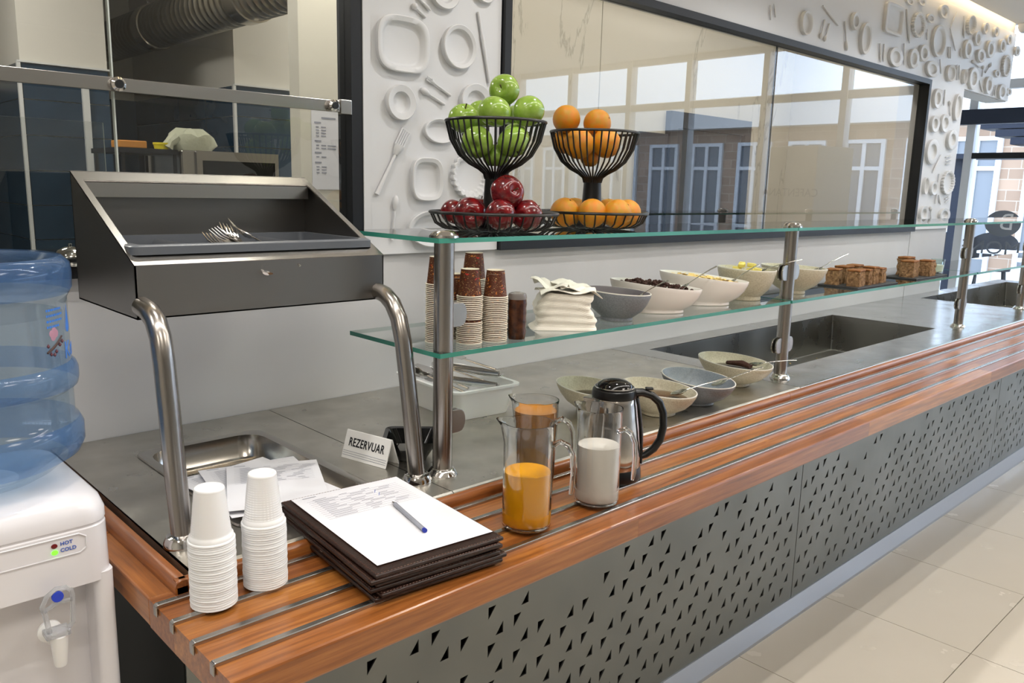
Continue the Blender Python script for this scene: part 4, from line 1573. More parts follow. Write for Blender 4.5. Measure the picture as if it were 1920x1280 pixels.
fruit_stand('black wire fruit stand holding oranges on both tiers', (1.552, 1.356, ZG), R(3))

GAPPLE = mat('green_apple_skin', (122, 156, 52), .2, var=(1.6, (150, 178, 84)), coat=.3)
RAPPLE = mat('red_apple_skin', (118, 18, 22), .2, var=(2.2, (66, 10, 20)), coat=.35)
OSKIN = mat('orange_skin', (214, 128, 20), .36, var=(2.2, (196, 146, 30)), bump=(380, .35, .002))
STEM = mat('apple_stem', (70, 50, 28), .8)
def apple_mesh(mt, lobes):
    prof = []
    k = 18
    for i in range(k + 1):
        th = PI * i / k
        r_ = math.sin(th) * (1 + .06 * math.cos(th)) ** 1
        z = -math.cos(th) * .90
        dip = math.exp(-(math.sin(th) / .28) ** 2)
        z += .26 * dip if z < 0 else -.30 * dip
        prof.append((max(r_, 0 if i in (0, k) else .01), z))
    prof[0] = (0, prof[0][1])
    prof[-1] = (0, prof[-1][1])
    def zf(x, y, z):
        a = math.atan2(y, x)
        f = 1 + .03 * math.cos(5 * a) * (1 if z < 0 else .3) if lobes else 1 + .012 * math.cos(5 * a)
        return (x * f, y * f, z)
    return MB().lathe(prof, 28, zf=zf).mesh('apple', mt, 180)
gam, ram = apple_mesh(GAPPLE, False), apple_mesh(RAPPLE, True)
orm = MB().lathe([(0, -.96), (.12, -.97), (.3, -.94)] + [(math.sin(PI * i / 14), -math.cos(PI * i / 14)) for i in range(2, 13)] + [(.2, .97), (.07, .96), (0, .93)], 28).mesh('orange', OSKIN, 180)
stm = MB().tube([(0, 0, .55), (.03, 0, .75), (.1, .02, .95)], [.045, .035, .05], 6).mesh('stem', STEM)
cal = MB().lathe([(0, -.60), (.09, -.66), (.05, -.70), (0, -.69)], 8).mesh('calyx', STEM)
def fruit(me, name, pos, r_, rot, label, group, parts=True):
    if isinstance(rot, Vector):
        rot = Vector((0, 0, 1)).rotation_difference(rot.normalized()).to_euler()
    else:
        rot = tuple(R(a) for a in rot)
    o = obj(name, me, loc=pos, rot=tuple(rot))
    o.scale = (r_, r_, r_)
    tag(o, label, name, group)
    if parts:
        obj('stem', stm, o)
        obj('calyx', cal, o)
    return o
G = [(1.250, 1.358, 1.686, .0337, Vector((-.85, -.50, .1)), 'green apple crowning the pile on the apple stand'),
     (1.189, 1.319, 1.634, .0348, (0, 20, 0), 'pale green apple in the front middle of the upper apple basket'),
     (1.273, 1.304, 1.641, .0350, (-20, 20, 40), 'green apple with a brown patch at the right of the upper basket'),
     (1.174, 1.401, 1.622, .0345, (25, -15, 0), 'green apple at the left of the upper basket'),
     (1.255, 1.436, 1.640, .0320, (40, 0, 0), 'green apple half hidden at the back left of the upper basket'),
     (1.168, 1.350, 1.570, .0341, Vector((-.75, -.6, -.35)), 'green apple pressed against the left wires of the upper basket'),
     (1.226, 1.298, 1.572, .0345, (150, 0, 0), 'green apple pressed against the front wires of the upper basket'),
     (1.218, 1.345, 1.545, .0290, (0, 0, 0), 'small green apple at the very bottom of the upper basket'),
     (1.284, 1.350, 1.588, .0320, (30, 60, 0), 'green apple behind the right wires of the upper basket'),
     (1.322, 1.392, 1.634, .0300, (30, 0, 90), 'green apple barely seen at the back right of the upper basket')]
for x, y, z, r_, ro, lb in G:
    fruit(gam, 'apple', (x, y, z), r_, ro, lb, 'green apples')
G = [(1.186, 1.270, 1.467, .0365, Vector((-.16, -.95, .22)), 'dark red apple lying on top of the other red apples'),
     (1.153, 1.253, 1.420, .0318, Vector((-.66, -.74, -.12)), 'bright red apple at the front of the lower basket'),
     (1.222, 1.241, 1.419, .0330, Vector((-.9, -.3, -.1)), 'dark red apple at the right of the lower apple basket'),
     (1.126, 1.325, 1.420, .0345, Vector((-.6, -.76, -.05)), 'big dark red apple at the left front of the lower basket'),
     (1.150, 1.408, 1.420, .0320, (10, 15, 0), 'red apple at the far left of the lower apple basket'),
     (1.246, 1.425, 1.425, .0318, (0, 0, 0), 'red apple behind the pedestal in the lower basket'),
     (1.290, 1.300, 1.419, .0315, (20, 40, 0), 'red apple behind the right one in the lower apple basket')]
for x, y, z, r_, ro, lb in G:
    if z < 1.44:
        x, y, z = 1.206 + (x - 1.206) * .93, 1.333 + (y - 1.333) * .93, z + .001
    fruit(ram, 'apple', (x, y, z), r_, ro, lb, 'red apples')
G = [(1.508, 1.410, 1.645, .0340, (0, 0, 0), 'round orange standing highest at the left of the upper orange basket'),
     (1.563, 1.358, 1.637, .0340, (60, 40, 0), 'yellowish orange standing highest at the right of the upper orange basket'),
     (1.493, 1.352, 1.584, .0360, (20, 120, 0), 'yellowish orange with a brown spot behind the front wires'),
     (1.553, 1.318, 1.588, .0350, (0, 60, 0), 'orange behind the right wires of the upper orange basket'),
     (1.548, 1.364, 1.557, .0250, (0, 0, 0), 'orange at the very bottom of the upper basket'),
     (1.528, 1.430, 1.594, .0310, (0, 0, 0), 'orange hidden at the left back of the upper basket'),
     (1.446, 1.352, 1.421, .0350, (30, 0, 0), 'creased orange next to the red apple basket'),
     (1.566, 1.428, 1.421, .0345, (0, 0, 0), 'orange behind the left of the pedestal of the orange stand'),
     (1.482, 1.292, 1.421, .0345, (0, 80, 0), 'big orange with a dark blemish at the front of the lower basket'),
     (1.640, 1.372, 1.421, .0340, (0, 0, 0), 'yellow orange behind the right of the pedestal of the orange stand'),
     (1.535, 1.254, 1.421, .0346, (40, 30, 0), 'spotted orange right of the front one in the lower basket'),
     (1.612, 1.284, 1.421, .0340, (0, 40, 0), 'orange at the far right of the lower orange basket')]
for x, y, z, r_, ro, lb in G:
    if z < 1.44:
        x, y, z = 1.552 + (x - 1.552) * .95, 1.356 + (y - 1.356) * .95, z + .001
    o = fruit(orm, 'orange', (x, y, z), r_, ro, lb, 'oranges', False)
    obj('navel', MB().lathe([(0, .95), (.07, .955), (.05, .985), (0, .975)], 8).mesh('navel', STEM), o)

# ================================================================== water cooler with bottle
wc = thing('water_cooler', 'white water cooler with hot and cold lamps beside the counter', 'water cooler', (0, 0, 0))
def rrect(x0, x1, y0, y1, z, r_, k=6):
    pts = []
    for (cx_, cy, a0) in ((x1 - r_, y0 + r_, -90), (x1 - r_, y1 - r_, 0), (x0 + r_, y1 - r_, 90), (x0 + r_, y0 + r_, 180)):
        for q_ in range(k):
            an = R(a0 + 90 * q_ / (k - 1))
            pts.append((cx_ + r_ * math.cos(an), cy + r_ * math.sin(an), z))
    return pts
def loft(loops, mt_i=0, cap0=True, cap1=True):
    n_ = len(loops[0])
    vv = [p for l__ in loops for p in l__]
    fc = []
    for q_ in range(len(loops) - 1):
        for i in range(n_):
            j = (i + 1) % n_
            fc.append((q_ * n_ + i, q_ * n_ + j, (q_ + 1) * n_ + j, (q_ + 1) * n_ + i))
    if cap0:
        fc.append(tuple(range(n_)))
    if cap1:
        fc.append(tuple((len(loops) - 1) * n_ + i for i in range(n_)))
    return MB().add(vv, fc, mt_i, True)
WX0, WX1, WY0, WY1 = .045, .352, 1.205, 1.51
lp = [rrect(WX0, WX1, WY0 + .06, WY1, .02, .03), rrect(WX0, WX1, WY0 + .06, WY1, .04, .035)]
lp += [rrect(WX0, WX1, WY0 + .055, WY1, .84, .035), rrect(WX0, WX1, WY0 + .05, WY1, .90, .035)]
loft(lp).build('lower_body', COOLERW, wc, sharp=30)
# side cheeks round the tap recess
for (a, b) in ((WX0, WX0 + .03), (WX1 - .028, WX1)):
    loft([rrect(a, b, WY0 + .002, WY0 + .08, .02, .012), rrect(a, b, WY0 + .002, WY0 + .08, .91, .012)]).build('side_cheek', COOLERW, wc, sharp=30)
lp = [rrect(WX0, WX1, WY0, WY1, .90, .03), rrect(WX0, WX1, WY0, WY1, .983, .035), rrect(WX0 + .001, WX1 - .001, WY0 + .002, WY1, .985, .035), rrect(WX0 + .001, WX1 - .001, WY0 + .002, WY1, .987, .035), rrect(WX0, WX1, WY0, WY1, .989, .035),
      rrect(WX0, WX1, WY0, WY1, 1.004, .036), rrect(WX0 + .004, WX1 - .004, WY0 + .005, WY1 - .004, 1.018, .04), rrect(WX0 + .013, WX1 - .013, WY0 + .016, WY1 - .012, 1.028, .045), rrect(WX0 + .032, WX1 - .032, WY0 + .036, WY1 - .03, 1.033, .05)]
loft(lp).build('upper_body', COOLERW, wc, sharp=30)
# indicator panel
pnl = MB().tube([(WX0 + .02, WY0 - .0005, .979), (WX1 - .045, WY0 - .0005, .979), (WX1 - .036, WY0 - .0005, .973), (WX1 - .036, WY0 - .0005, .957), (WX1 - .045, WY0 - .0005, .951), (WX0 + .02, WY0 - .0005, .951)], .0012, 6, closed=True)
pnl.build('panel_outline', COOLERW, wc)
for (z, nm, col, em) in ((.9690, 'hot_lamp', (110, 16, 22), None), (.9595, 'cold_lamp', (90, 210, 40), ((90, 255, 40), 3.0))):
    MB().lathe([(0, 0), (.0034, 0), (.0034, .001), (0, .002)], 14, sx=1.2).xf(Matrix.Rotation(R(90), 4, 'X')).build(nm, mat(nm, col, .3, emit=em), wc, loc=(.275, WY0, z))
text('lettering', 'HOT', .0075, BLUEINK, wc, facing((.2905, WY0 - .0006, .9700), (1, 0, 0), (0, 0, 1)), offset=.0001)
text('lettering', 'COLD', .0075, BLUEINK, wc, facing((.2925, WY0 - .0006, .9605), (1, 0, 0), (0, 0, 1)), offset=.0001)
# tap
CLEARP = mat('clear_plastic', (226, 228, 232), .15, trans=.75, ior=1.3)
tp = MB().lathe([(.0075, 0), (.0085, .003), (.0115, .038), (.0125, .046), (.010, .050), (0, .051)], 22).build('tap_spout', WHITEPLASTIC, wc, loc=(.268, WY0 - .014, .797))
MB().lathe([(0, 0), (.016, 0), (.016, .004), (.010, .008), (.010, .03), (0, .03)], 20).xf(Matrix.Rotation(R(90), 4, 'X')).build('tap_nut', WHITEPLASTIC, tp, loc=(-.004, .033, .04))
MB().box(-.018, .014, -.012, .012, .047, .056).build('tap_cap', CLEARP, tp, bevel=.002)
hd = []
for (x, z) in ((-.012, .056), (-.016, .086), (-.019, .096), (-.012, .110), (0, .118), (.012, .1165), (.019, .110), (.020, .100), (.018, .062), (.012, .056)):
    hd.append((x, -.006, z))
MB().tube(hd, .0035, 8).build('tap_lever', CLEARP, tp)
MB().tube([(-.017, -.006, .089), (0, -.006, .098), (.019, -.006, .097)], .003, 8).build('lever_bar', CLEARP, tp)
MB().lathe([(0, 0), (.0078, 0), (.0075, .003), (.003, .0035), (0, .002)], 18).xf(Matrix.Rotation(R(90), 4, 'X')).build('blue_button', mat('blue_button', (36, 66, 200), .25), tp, loc=(.001, -.0065, .107))

BOT = pane_mat('bottle_plastic', (236, 242, 246), 1.4, rough=.04, haze=((176, 198, 216), .14))
BOTR = pane_mat('bottle_plastic_rib', (200, 219, 238), 1.4, rough=.10, haze=((120, 162, 216), .28))
wbt = thing('water_bottle', 'big blue water bottle turned upside down on the cooler', 'water bottle', (.214, 1.358, 1.031))
bp_ = [(.042, .0), (.085, .008), (.104, .020), (.118, .034), (.136, .046), (.1415, .060), (.1415, .085), (.136, .098), (.131, .104),
       (.131, .146), (.1375, .152), (.1395, .162), (.1395, .176), (.1365, .185), (.131, .190),
       (.131, .288), (.1345, .296), (.1385, .304), (.1395, .325), (.1375, .342), (.128, .352), (.118, .351), (0, .345)]
bp_ = [(r_ * 1.045, z * .945) for r_, z in bp_]
mb = MB().lathe(bp_, 56)
mb.build('shell', [BOT, BOTR], wbt, sharp=50)
sh_ = wbt.children[0].data
for p in sh_.polygons:
    z = p.center.z
    if .028 < z < .094 or .142 < z < .178 or .28 < z < .335:
        p.material_index = 1
WAT = pane_mat('water_body', (238, 243, 247), 1.15, gain=.6)
MB().lathe([(0, .004), (.08, .012), (.130, .05), (.130, .25), (0, .25)], 40).build('water', WAT, wbt)
def on_bottle(me, ang0, z0, r_=.1376):
    for v in me.vertices:
        a = ang0 + v.co.x / r_
        rr = r_ + v.co.z
        v.co = (rr * math.cos(a), rr * math.sin(a), z0 + v.co.y)
    return me
lb_ = MB().box(0, .001, 0, .001, 0, .001)
def bprint(name, body, size, ang, z, mt_):
    me = text_mesh(body, size, align='LEFT')
    on_bottle(me, R(ang), z - .012)
    me.materials.append(mt_)
    return obj(name, me, wbt)
LBL = mat('label_blue', (50, 120, 214), .4)
bprint('lettering', 'Kon', .036, -35, .209, LBL)
fine = MB()
for i in range(4):
    x = 0.0
    while x < (.034, .036, .036, .026)[i]:
        w_ = rnd.uniform(.002, .005)
        fine.add([(x, -.0016, .0004), (x + w_, -.0016, .0004), (x + w_, .0016, .0004), (x, .0016, .0004)], [(0, 1, 2, 3)])
        for q_ in range(-4, 0):
            v = fine.v[q_]
            fine.v[q_] = (v[0], v[1] - i * .0078, v[2])
        x += w_ + .0012
fme = fine.mesh('fine_print', LBL)
on_bottle(fme, R(-52), .262)
stuff(obj('fine_print', fme, wbt))
dm = bpy.data.meshes.new('drop')
pts = [(0, .034)] + [(.0085 * math.cos(R(a)), .0085 * math.sin(R(a))) for a in range(150, 391, 20)]
dm.from_pydata([(p[0], p[1], .0004) for p in pts], [], [tuple(range(len(pts)))])
on_bottle(dm, R(-28), .232)
dm.materials.append(LBL)
obj('drop_logo', dm, wbt)
TWIG = mat('twig_brown', (70, 50, 46), .7)
def arc(a, z):
    return (.1378 * math.cos(R(a)), .1378 * math.sin(R(a)), z - .012)
MB().tube([arc(-53, .215), arc(-48, .220), arc(-43, .226), arc(-38, .234)], [.0016, .002, .0016, .001], 6).build('twig', TWIG, wbt)
pet = MB()
for (a, z, s_) in ((-47, .236, .006), (-44.5, .240, .006), (-46, .244, .0055), (-48.5, .241, .005)):
    c_ = arc(a, z)
    pet.lathe([(0, -.0008), (s_, 0), (0, .0008)], 10, c=(0, 0, 0)).xf(Matrix.Translation(Vector(c_)) @ Matrix.Rotation(R(a), 4, 'Z') @ Matrix.Rotation(R(90), 4, 'Y'), len(pet.v) - 12)
stuff(pet.build('blossom', mat('pink_petal', (176, 130, 150), .6), wbt))
bud = MB()
for (a, z) in ((-52, .224), (-50, .212), (-45, .214), (-41, .222), (-38, .226), (-47, .210)):
    c_ = arc(a, z)
    st_ = len(bud.v)
    bud.lathe([(0, -.003), (.0024, 0), (0, .004)], 6, c=c_)
stuff(bud.build('buds', mat('bud_red', (96, 50, 60), .6), wbt))

# ================================================================== glass jugs
RV = R(-43.6)
def jug(label, loc, rz, taper, level, juice, H=.186, r0=.0425):
    t = thing('glass_jug', label, 'jug', loc, rz, 'glass jugs')
    rb = r0 * taper
    w = .0022
    def rad(z):
        return rb + (r0 - rb) * min(1, z / (H * .8))
    zs = [.004, .03, .07, .11, .15, H - .008]
    outer = [(0, 0), (rb - .006, 0), (rb - .001, .0025)] + [(rad(z), z) for z in zs] + [(r0 + .0012, H - .002), (r0 + .001, H)]
    inner = [(r0 - .0008, H)] + [(rad(z) - w, z) for z in reversed(zs) if z > .008] + [(rb - .006, .006), (0, .006)]
    def lip(x, y, z):
        if z > H - .03 and x < 0:
            f = ((z - H + .03) / .03) ** 2 * max(0, math.cos(math.atan2(y, -x)) - .86) / .14
            return (x - .014 * f, y, z + .002 * f)
        return (x, y, z)
    MB().lathe(outer + inner, 44, zf=lip).build('body', GLASSW, t, sharp=50)
    h = [(r0 - .001, 0, H - .038), (r0 + .012, 0, H - .030), (r0 + .026, 0, H - .036), (r0 + .034, 0, H - .052), (r0 + .036, 0, H - .080), (r0 + .0345, 0, H - .110), (r0 + .033, 0, H - .122)]
    MB().tube(h, [.0065, .0062, .006, .0058, .0055, .005, .0035], 10, flat=.8).build('handle', GLASSW, t)
    li = [(0, .0066), (rb - .0075, .0066), (rb - w - .0004, .011)]
    li += [(rad(z) - w - .0004, z) for z in (.03, .07, .11, .15) if z < level - .01]
    li += [(rad(level) - w - .0004, level), (rad(level) - w - .004, level - .0008), (0, level - .001)]
    MB().lathe(li, 40).build('liquid', juice, t, sharp=60)
    return t
OJ = mat('orange_juice', (244, 170, 2), .3)
BJ = mat('apricot_juice', (168, 108, 16), .3)
MILK = mat('milk', (236, 232, 222), .35)
jug('glass jug half full of bright orange juice, nearest the camera', (.945, .945, .9006), RV - R(12), 1.0, .100, OJ)
jug('glass jug full of dark apricot juice behind the orange one', (1.062, 1.045, .9006), RV - R(26), .86, .166, BJ, H=.186)
jug('glass jug two thirds full of white milk in front of the kettle', (1.125, .940, .9006), RV - R(38), 1.0, .112, MILK, H=.182, r0=.0415)

# ================================================================== electric kettle
kt = thing('electric_kettle', 'stainless electric kettle with black handle and lid behind the milk jug', 'kettle', (1.252, 1.012, .9006), RV)
MB().lathe([(0, 0), (.060, 0), (.062, .004), (.0605, .022), (.0585, .026), (0, .026)], 40).build('base', BLACKPLASTIC, kt)
MB().lathe([(.058, .026), (.0595, .029), (.0585, .06), (.054, .11), (.0475, .155), (.0435, .170), (.040, .174)], 44).build('body', mat('kettle_steel', (196, 190, 184), .12, 1.0), kt)
MB().lathe([(.0445, .168), (.0455, .174), (.0435, .184), (.037, .188), (.0, .188)], 40).build('collar', BLACKPLASTIC, kt)
MB().lathe([(.0385, .187), (.0405, .1885), (.0385, .190)], 40).build('chrome_ring', CHROME, kt)
MB().lathe([(.0375, .188), (.034, .195), (.024, .201), (.010, .204), (0, .2045)], 36).build('lid', mat('gloss_black', (10, 10, 11), .08), kt)
# spout
vv = [(-.036, -.022, .168), (-.036, .022, .168), (-.064, 0, .166), (-.046, -.014, .128), (-.046, .014, .128), (-.052, 0, .126)]
MB().add(vv, [(0, 3, 5, 2), (1, 2, 5, 4), (0, 2, 1), (3, 4, 5)], 0, False).build('spout', MATS['kettle_steel'], kt, bevel=.002)
h = [(.036, 0, .176), (.056, 0, .178), (.076, 0, .172), (.092, 0, .158), (.101, 0, .136), (.103, 0, .108), (.098, 0, .080), (.086, 0, .060), (.070, 0, .047), (.056, 0, .042)]
MB().tube(h, [.012, .011, .0105, .0105, .0105, .0105, .0105, .010, .009, .008], 14, flat=.75).build('handle', BLACKPLASTIC, kt)
MB().tube([(.0455, 0, .168), (.0535, 0, .13), (.0585, 0, .09), (.0605, 0, .03)], [.010, .010, .010, .009], 10, flat=.45).build('handle_spine', BLACKPLASTIC, kt)
MB().box(.062, .078, -.006, .006, .1835, .1885).build('lid_button', BLACKPLASTIC, kt, bevel=.002)
# ================================================================== stoneware bowls
def bowl(name, label, loc, rz, a, b, h, tilt, foot, mo, mi, group, pinch=.0, rimmat=RIMW, fa=1.0):
    """a, b rim half sizes (x, y); rim rises by tilt towards -x"""
    t = thing(name, label, 'bowl', loc, rz, group)
    n_ = 48
    def zr_(ang):
        return h + tilt * (-math.cos(ang)) + abs(tilt) * .15 * math.sin(ang)
    def shape(ang):
        c_, s_ = math.cos(ang), math.sin(ang)
        return a * c_ * (1 - pinch * s_ * s_), b * s_ * (1 - pinch * .6 * max(0, -c_))
    lev = [(0.0, foot * .96, 0), (.02, foot, 0), (.10, foot * .98, 0), (.13, foot * .9 + .004, 0)]
    mb = MB()
    vv, fc, mi_ = [], [], []
    rows_ = []
    def add_row(fz, fr, off):
        r0 = len(vv)
        for i in range(n_):
            an = 2 * PI * i / n_
            ex, ey = shape(an)
            k = fr
            base = foot
            x = (base * fa * math.cos(an)) * (1 - k) + ex * k
            y = (base * math.sin(an)) * (1 - k) + ey * k
            L_ = math.hypot(x, y)
            x, y = x * (1 - off / L_), y * (1 - off / L_)
            vv.append((x, y, zr_(an) * fz))
        rows_.append(r0)
    seq = [(0, 0, .002, 0), (.02, 0, 0, 0), (.12, -.02, 0, 0), (.16, .10, 0, 0), (.35, .50, 0, 0), (.60, .78, 0, 0), (.85, .95, 0, 0), (.97, .995, 0, 0), (1.0, 1.0, .0006, 2), (1.0, 1.0, .003, 2), (.95, .985, .0042, 1), (.75, .89, .004, 1), (.5, .66, .004, 1), (.28, .30, .004, 1), (.20, -.3, .0, 1)]
    for (fz, fr, off, m_) in seq:
        add_row(fz, fr, off)
        mi_.append(m_)
    for q_ in range(len(rows_) - 1):
        mm_ = mi_[q_ + 1]
        f_ = []
        for i in range(n_):
            j = (i + 1) % n_
            f_.append((rows_[q_] + i, rows_[q_] + j, rows_[q_ + 1] + j, rows_[q_ + 1] + i))
        for ff__ in f_:
            mb.f.append(ff__)
            mb.m.append(mm_)
            mb.s.append(True)
    mb.f.append(tuple(rows_[0] + i for i in range(n_)))
    mb.m.append(0)
    mb.s.append(False)
    mb.f.append(tuple(rows_[-1] + i for i in range(n_)))
    mb.m.append(1)
    mb.s.append(True)
    mb.v = vv
    mb.build('shell', [mo, mi, rimmat], t, sharp=50)
    return t
def spoon(label, loc, rz, pitch, L_=.17, group='spoons resting in bowls'):
    mb = MB()
    mb.tube([(0, 0, 0), (L_ * .35, 0, .001), (L_ * .8, 0, .0), (L_, 0, -.002)], [.0022, .0024, .0036, .0045], 8, flat=.4)
    t = thing('spoon', label, 'spoon', loc, rz, group)
    o = mb.build('handle', CUTLERY, t)
    o2 = MB().lathe([(0, -.006), (.008, -.0055), (.0145, -.001), (.0148, 0), (.0138, -.0005), (.008, -.0045), (0, -.005)], 22, sx=1.5, c=(-.021, 0, 0)).build('bowl', CUTLERY, t)
    t.rotation_euler = (0, -R(pitch), rz)
    return t
def pool(t, r_, z, mt_, name='contents', sx=1.0, sy=1.0, bumpy=0):
    n_ = 40
    mb = MB().lathe([(0, z + .004), (r_ * .5, z + .0035), (r_ * .85, z + .001), (r_, z - .002), (r_ * .9, z - .012), (0, z - .015)], n_, sx=sx, sy=sy)
    return mb.build(name, mt_, t)
JAM = mat('dark_jam', (38, 18, 10), .12)
HONEY = mat('brown_sauce', (86, 54, 18), .15)
b1 = bowl('stoneware_bowl', 'speckled cream bowl of dark syrup left of the kettle', (1.565, 1.335, ZS + .0005), R(-86), .108, .076, .064, .006, .042, CERAMIC_C, CERAMIC_CI, 'stoneware bowls on the counter')
pool(b1, .058, .040, JAM, sx=1.15)
b2 = bowl('stoneware_bowl', 'speckled cream bowl of brown sauce behind the kettle handle', (1.680, 1.212, ZS + .0005), R(-84), .102, .080, .068, .007, .045, CERAMIC_C, CERAMIC_CI, 'stoneware bowls on the counter')
pool(b2, .066, .046, HONEY, sx=1.15)
b3 = bowl('stoneware_bowl', 'grey stoneware bowl between the two cream ones on the counter', (1.852, 1.210, ZS + .0005), R(-90), .106, .084, .070, .008, .046, CERAMIC_G, mat('grey_inside', (122, 130, 138), .4, var=(300, (140, 146, 152))), 'stoneware bowls on the counter')
b4 = bowl('stoneware_bowl', 'cream stoneware bowl of chocolate spread beside the second post', (2.128, 1.266, ZS + .0005), R(-88), .116, .088, .072, .007, .046, CERAMIC_C, CERAMIC_CI, 'stoneware bowls on the counter')
pool(b4, .052, .052, JAM, sx=1.4)
MB().tube([(-.02, -.01, .064), (.03, -.015, .070), (.062, -.02, .066)], [.008, .013, .009], 10, flat=.7).build('chocolate_shavings', mat('chocolate', (62, 34, 24), .6, bump=(120, .8, .004)), b4)
spoon('spoon in the bowl left of the kettle', (1.60, 1.285, ZS + .067), RV - R(8), -4, .09)
spoon('spoon resting on the rim of the brown sauce bowl', (1.712, 1.150, ZS + .070), RV + R(8), 16, .115)
spoon('spoon resting on the rim of the grey counter bowl', (1.885, 1.145, ZS + .070), RV + R(14), 18, .11)
spoon('spoon pointing from the chocolate bowl at the second post', (2.17, 1.200, ZS + .071), RV + R(16), 3, .115)

# lower glass shelf bowls
ZL = 1.1645
g1 = bowl('stoneware_bowl', 'grey stoneware bowl on the glass shelf beside the napkins', (1.555, 1.262, ZL), RV, .083, .070, .072, .006, .040, CERAMIC_G, mat('grey_violet_inside', (120, 114, 118), .4), 'bowls on the glass shelf')
spoon('spoon resting in the grey bowl on the glass shelf', (1.595, 1.216, ZL + .066), RV + R(6), 30, .07)
def boat(name, label, loc, rz, a, b, h, tilt):
    return bowl(name, label, loc, rz, a, b, h, tilt, .040, CERAMIC_W, mat('white_inside', (240, 236, 228), .25), 'white serving boats', pinch=.12, rimmat=CERAMIC_W, fa=1.9)
s1 = boat('serving_boat', 'white oval boat filled with chocolate cereal balls', (1.745, 1.288, ZL), RV, .122, .060, .074, .012)
s2 = boat('serving_boat', 'white oval boat filled with corn flakes', (1.985, 1.300, ZL), RV, .128, .062, .080, .013)
CHOC = mat('chocolate_cereal', (62, 34, 26), .8, bump=(200, .8, .004))
mb = MB()
for i in range(150):
    u, v = rnd.uniform(-1, 1), rnd.uniform(-1, 1)
    if u * u + v * v > 1:
        continue
    x, y = u * .098, v * .042
    z = .064 + .014 * (1 - u * u - v * v) - .012 * (x / .11) + rnd.uniform(-.004, .004)
    r_ = rnd.uniform(.0048, .0066)
    mb.lathe([(0, -r_), (r_ * .75, -r_ * .66), (r_, 0), (r_ * .75, r_ * .66), (0, r_)], 8, c=(x, y, z))
cb = mb.build('cereal_balls', CHOC, sharp=180)
cb.location, cb.rotation_euler = s1.location, (0, 0, RV)
stuff(tag(cb, 'heap of round chocolate cereal balls in the white boat', 'cereal'))
mb = MB()
for i in range(130):
    u, v = rnd.uniform(-1, 1), rnd.uniform(-1, 1)
    if u * u + v * v > 1:
        continue
    x, y = u * .098, v * .042
    z = .070 + .006 * (1 - u * u) - .012 * (x / .11) + rnd.uniform(-.003, .003)
    s_ = rnd.uniform(.006, .010)
    k0 = len(mb.v)
    mb.add([(-s_, -s_ * .6, .001), (s_ * .2, -s_, 0), (s_, 0, .002), (s_ * .3, s_ * .8, 0), (-s_ * .8, s_ * .5, .002), (0, 0, .003)], [(0, 1, 5), (1, 2, 5), (2, 3, 5), (3, 4, 5), (4, 0, 5)])
    mb.xf(Matrix.Translation((x, y, z)) @ Matrix.Rotation(rnd.random() * 6, 4, 'Z') @ Matrix.Rotation(rnd.uniform(-.6, .6), 4, 'X'), k0)
cf = mb.build('corn_flakes', mat('corn_flake', (232, 200, 128), .7))
cf.location, cf.rotation_euler = s2.location, (0, 0, RV)
stuff(tag(cf, 'heap of golden corn flakes in the second white boat', 'cereal'))
spoon('spoon standing out of the chocolate cereal boat', (1.80, 1.225, ZL + .078), RV + R(4), 34, .085)
spoon('spoon standing out of the corn flake boat', (2.048, 1.236, ZL + .075), RV + R(4), 34, .075)
g2 = bowl('stoneware_bowl', 'cream stoneware bowl of butter pieces on the glass shelf', (2.195, 1.290, ZL), RV, .088, .078, .094, .004, .046, CERAMIC_C, CERAMIC_CI, 'bowls on the glass shelf', pinch=.05)
pool(g2, .06, .066, MATS['cream_stoneware_inside'], 'ice')
BUT = mat('butter', (240, 222, 120), .5)
mb = None
for i in range(9):
    x, y = rnd.uniform(-.035, .03), rnd.uniform(-.03, .03)
    o = tag(MB().box(-.012, .012, -.009, .009, 0, .012).build('butter_pat', BUT, bevel=.003), 'small yellow butter pat heaped in the cream bowl', 'butter', 'butter pats')
    p = Matrix.Rotation(RV, 4, 'Z') @ Vector((x, y, 0))
    o.location = (g2.location.x + p.x, g2.location.y + p.y, ZL + .072 + .013 * (i % 3))
    o.rotation_euler = (rnd.uniform(-.4, .4), rnd.uniform(-.4, .4), rnd.random() * 3)
spoon('spoon lying across the butter bowl rim', (2.235, 1.250, ZL + .093), RV + R(14), 14, .12)
g3 = bowl('stoneware_bowl', 'cream stoneware bowl behind the second post on the glass shelf', (2.475, 1.285, ZL), RV, .106, .080, .086, .005, .040, CERAMIC_C, CERAMIC_CI, 'bowls on the glass shelf')
spoon('spoon sticking out right of the cream bowl near the cake', (2.54, 1.225, ZL + .085), RV + R(20), 24, .11)

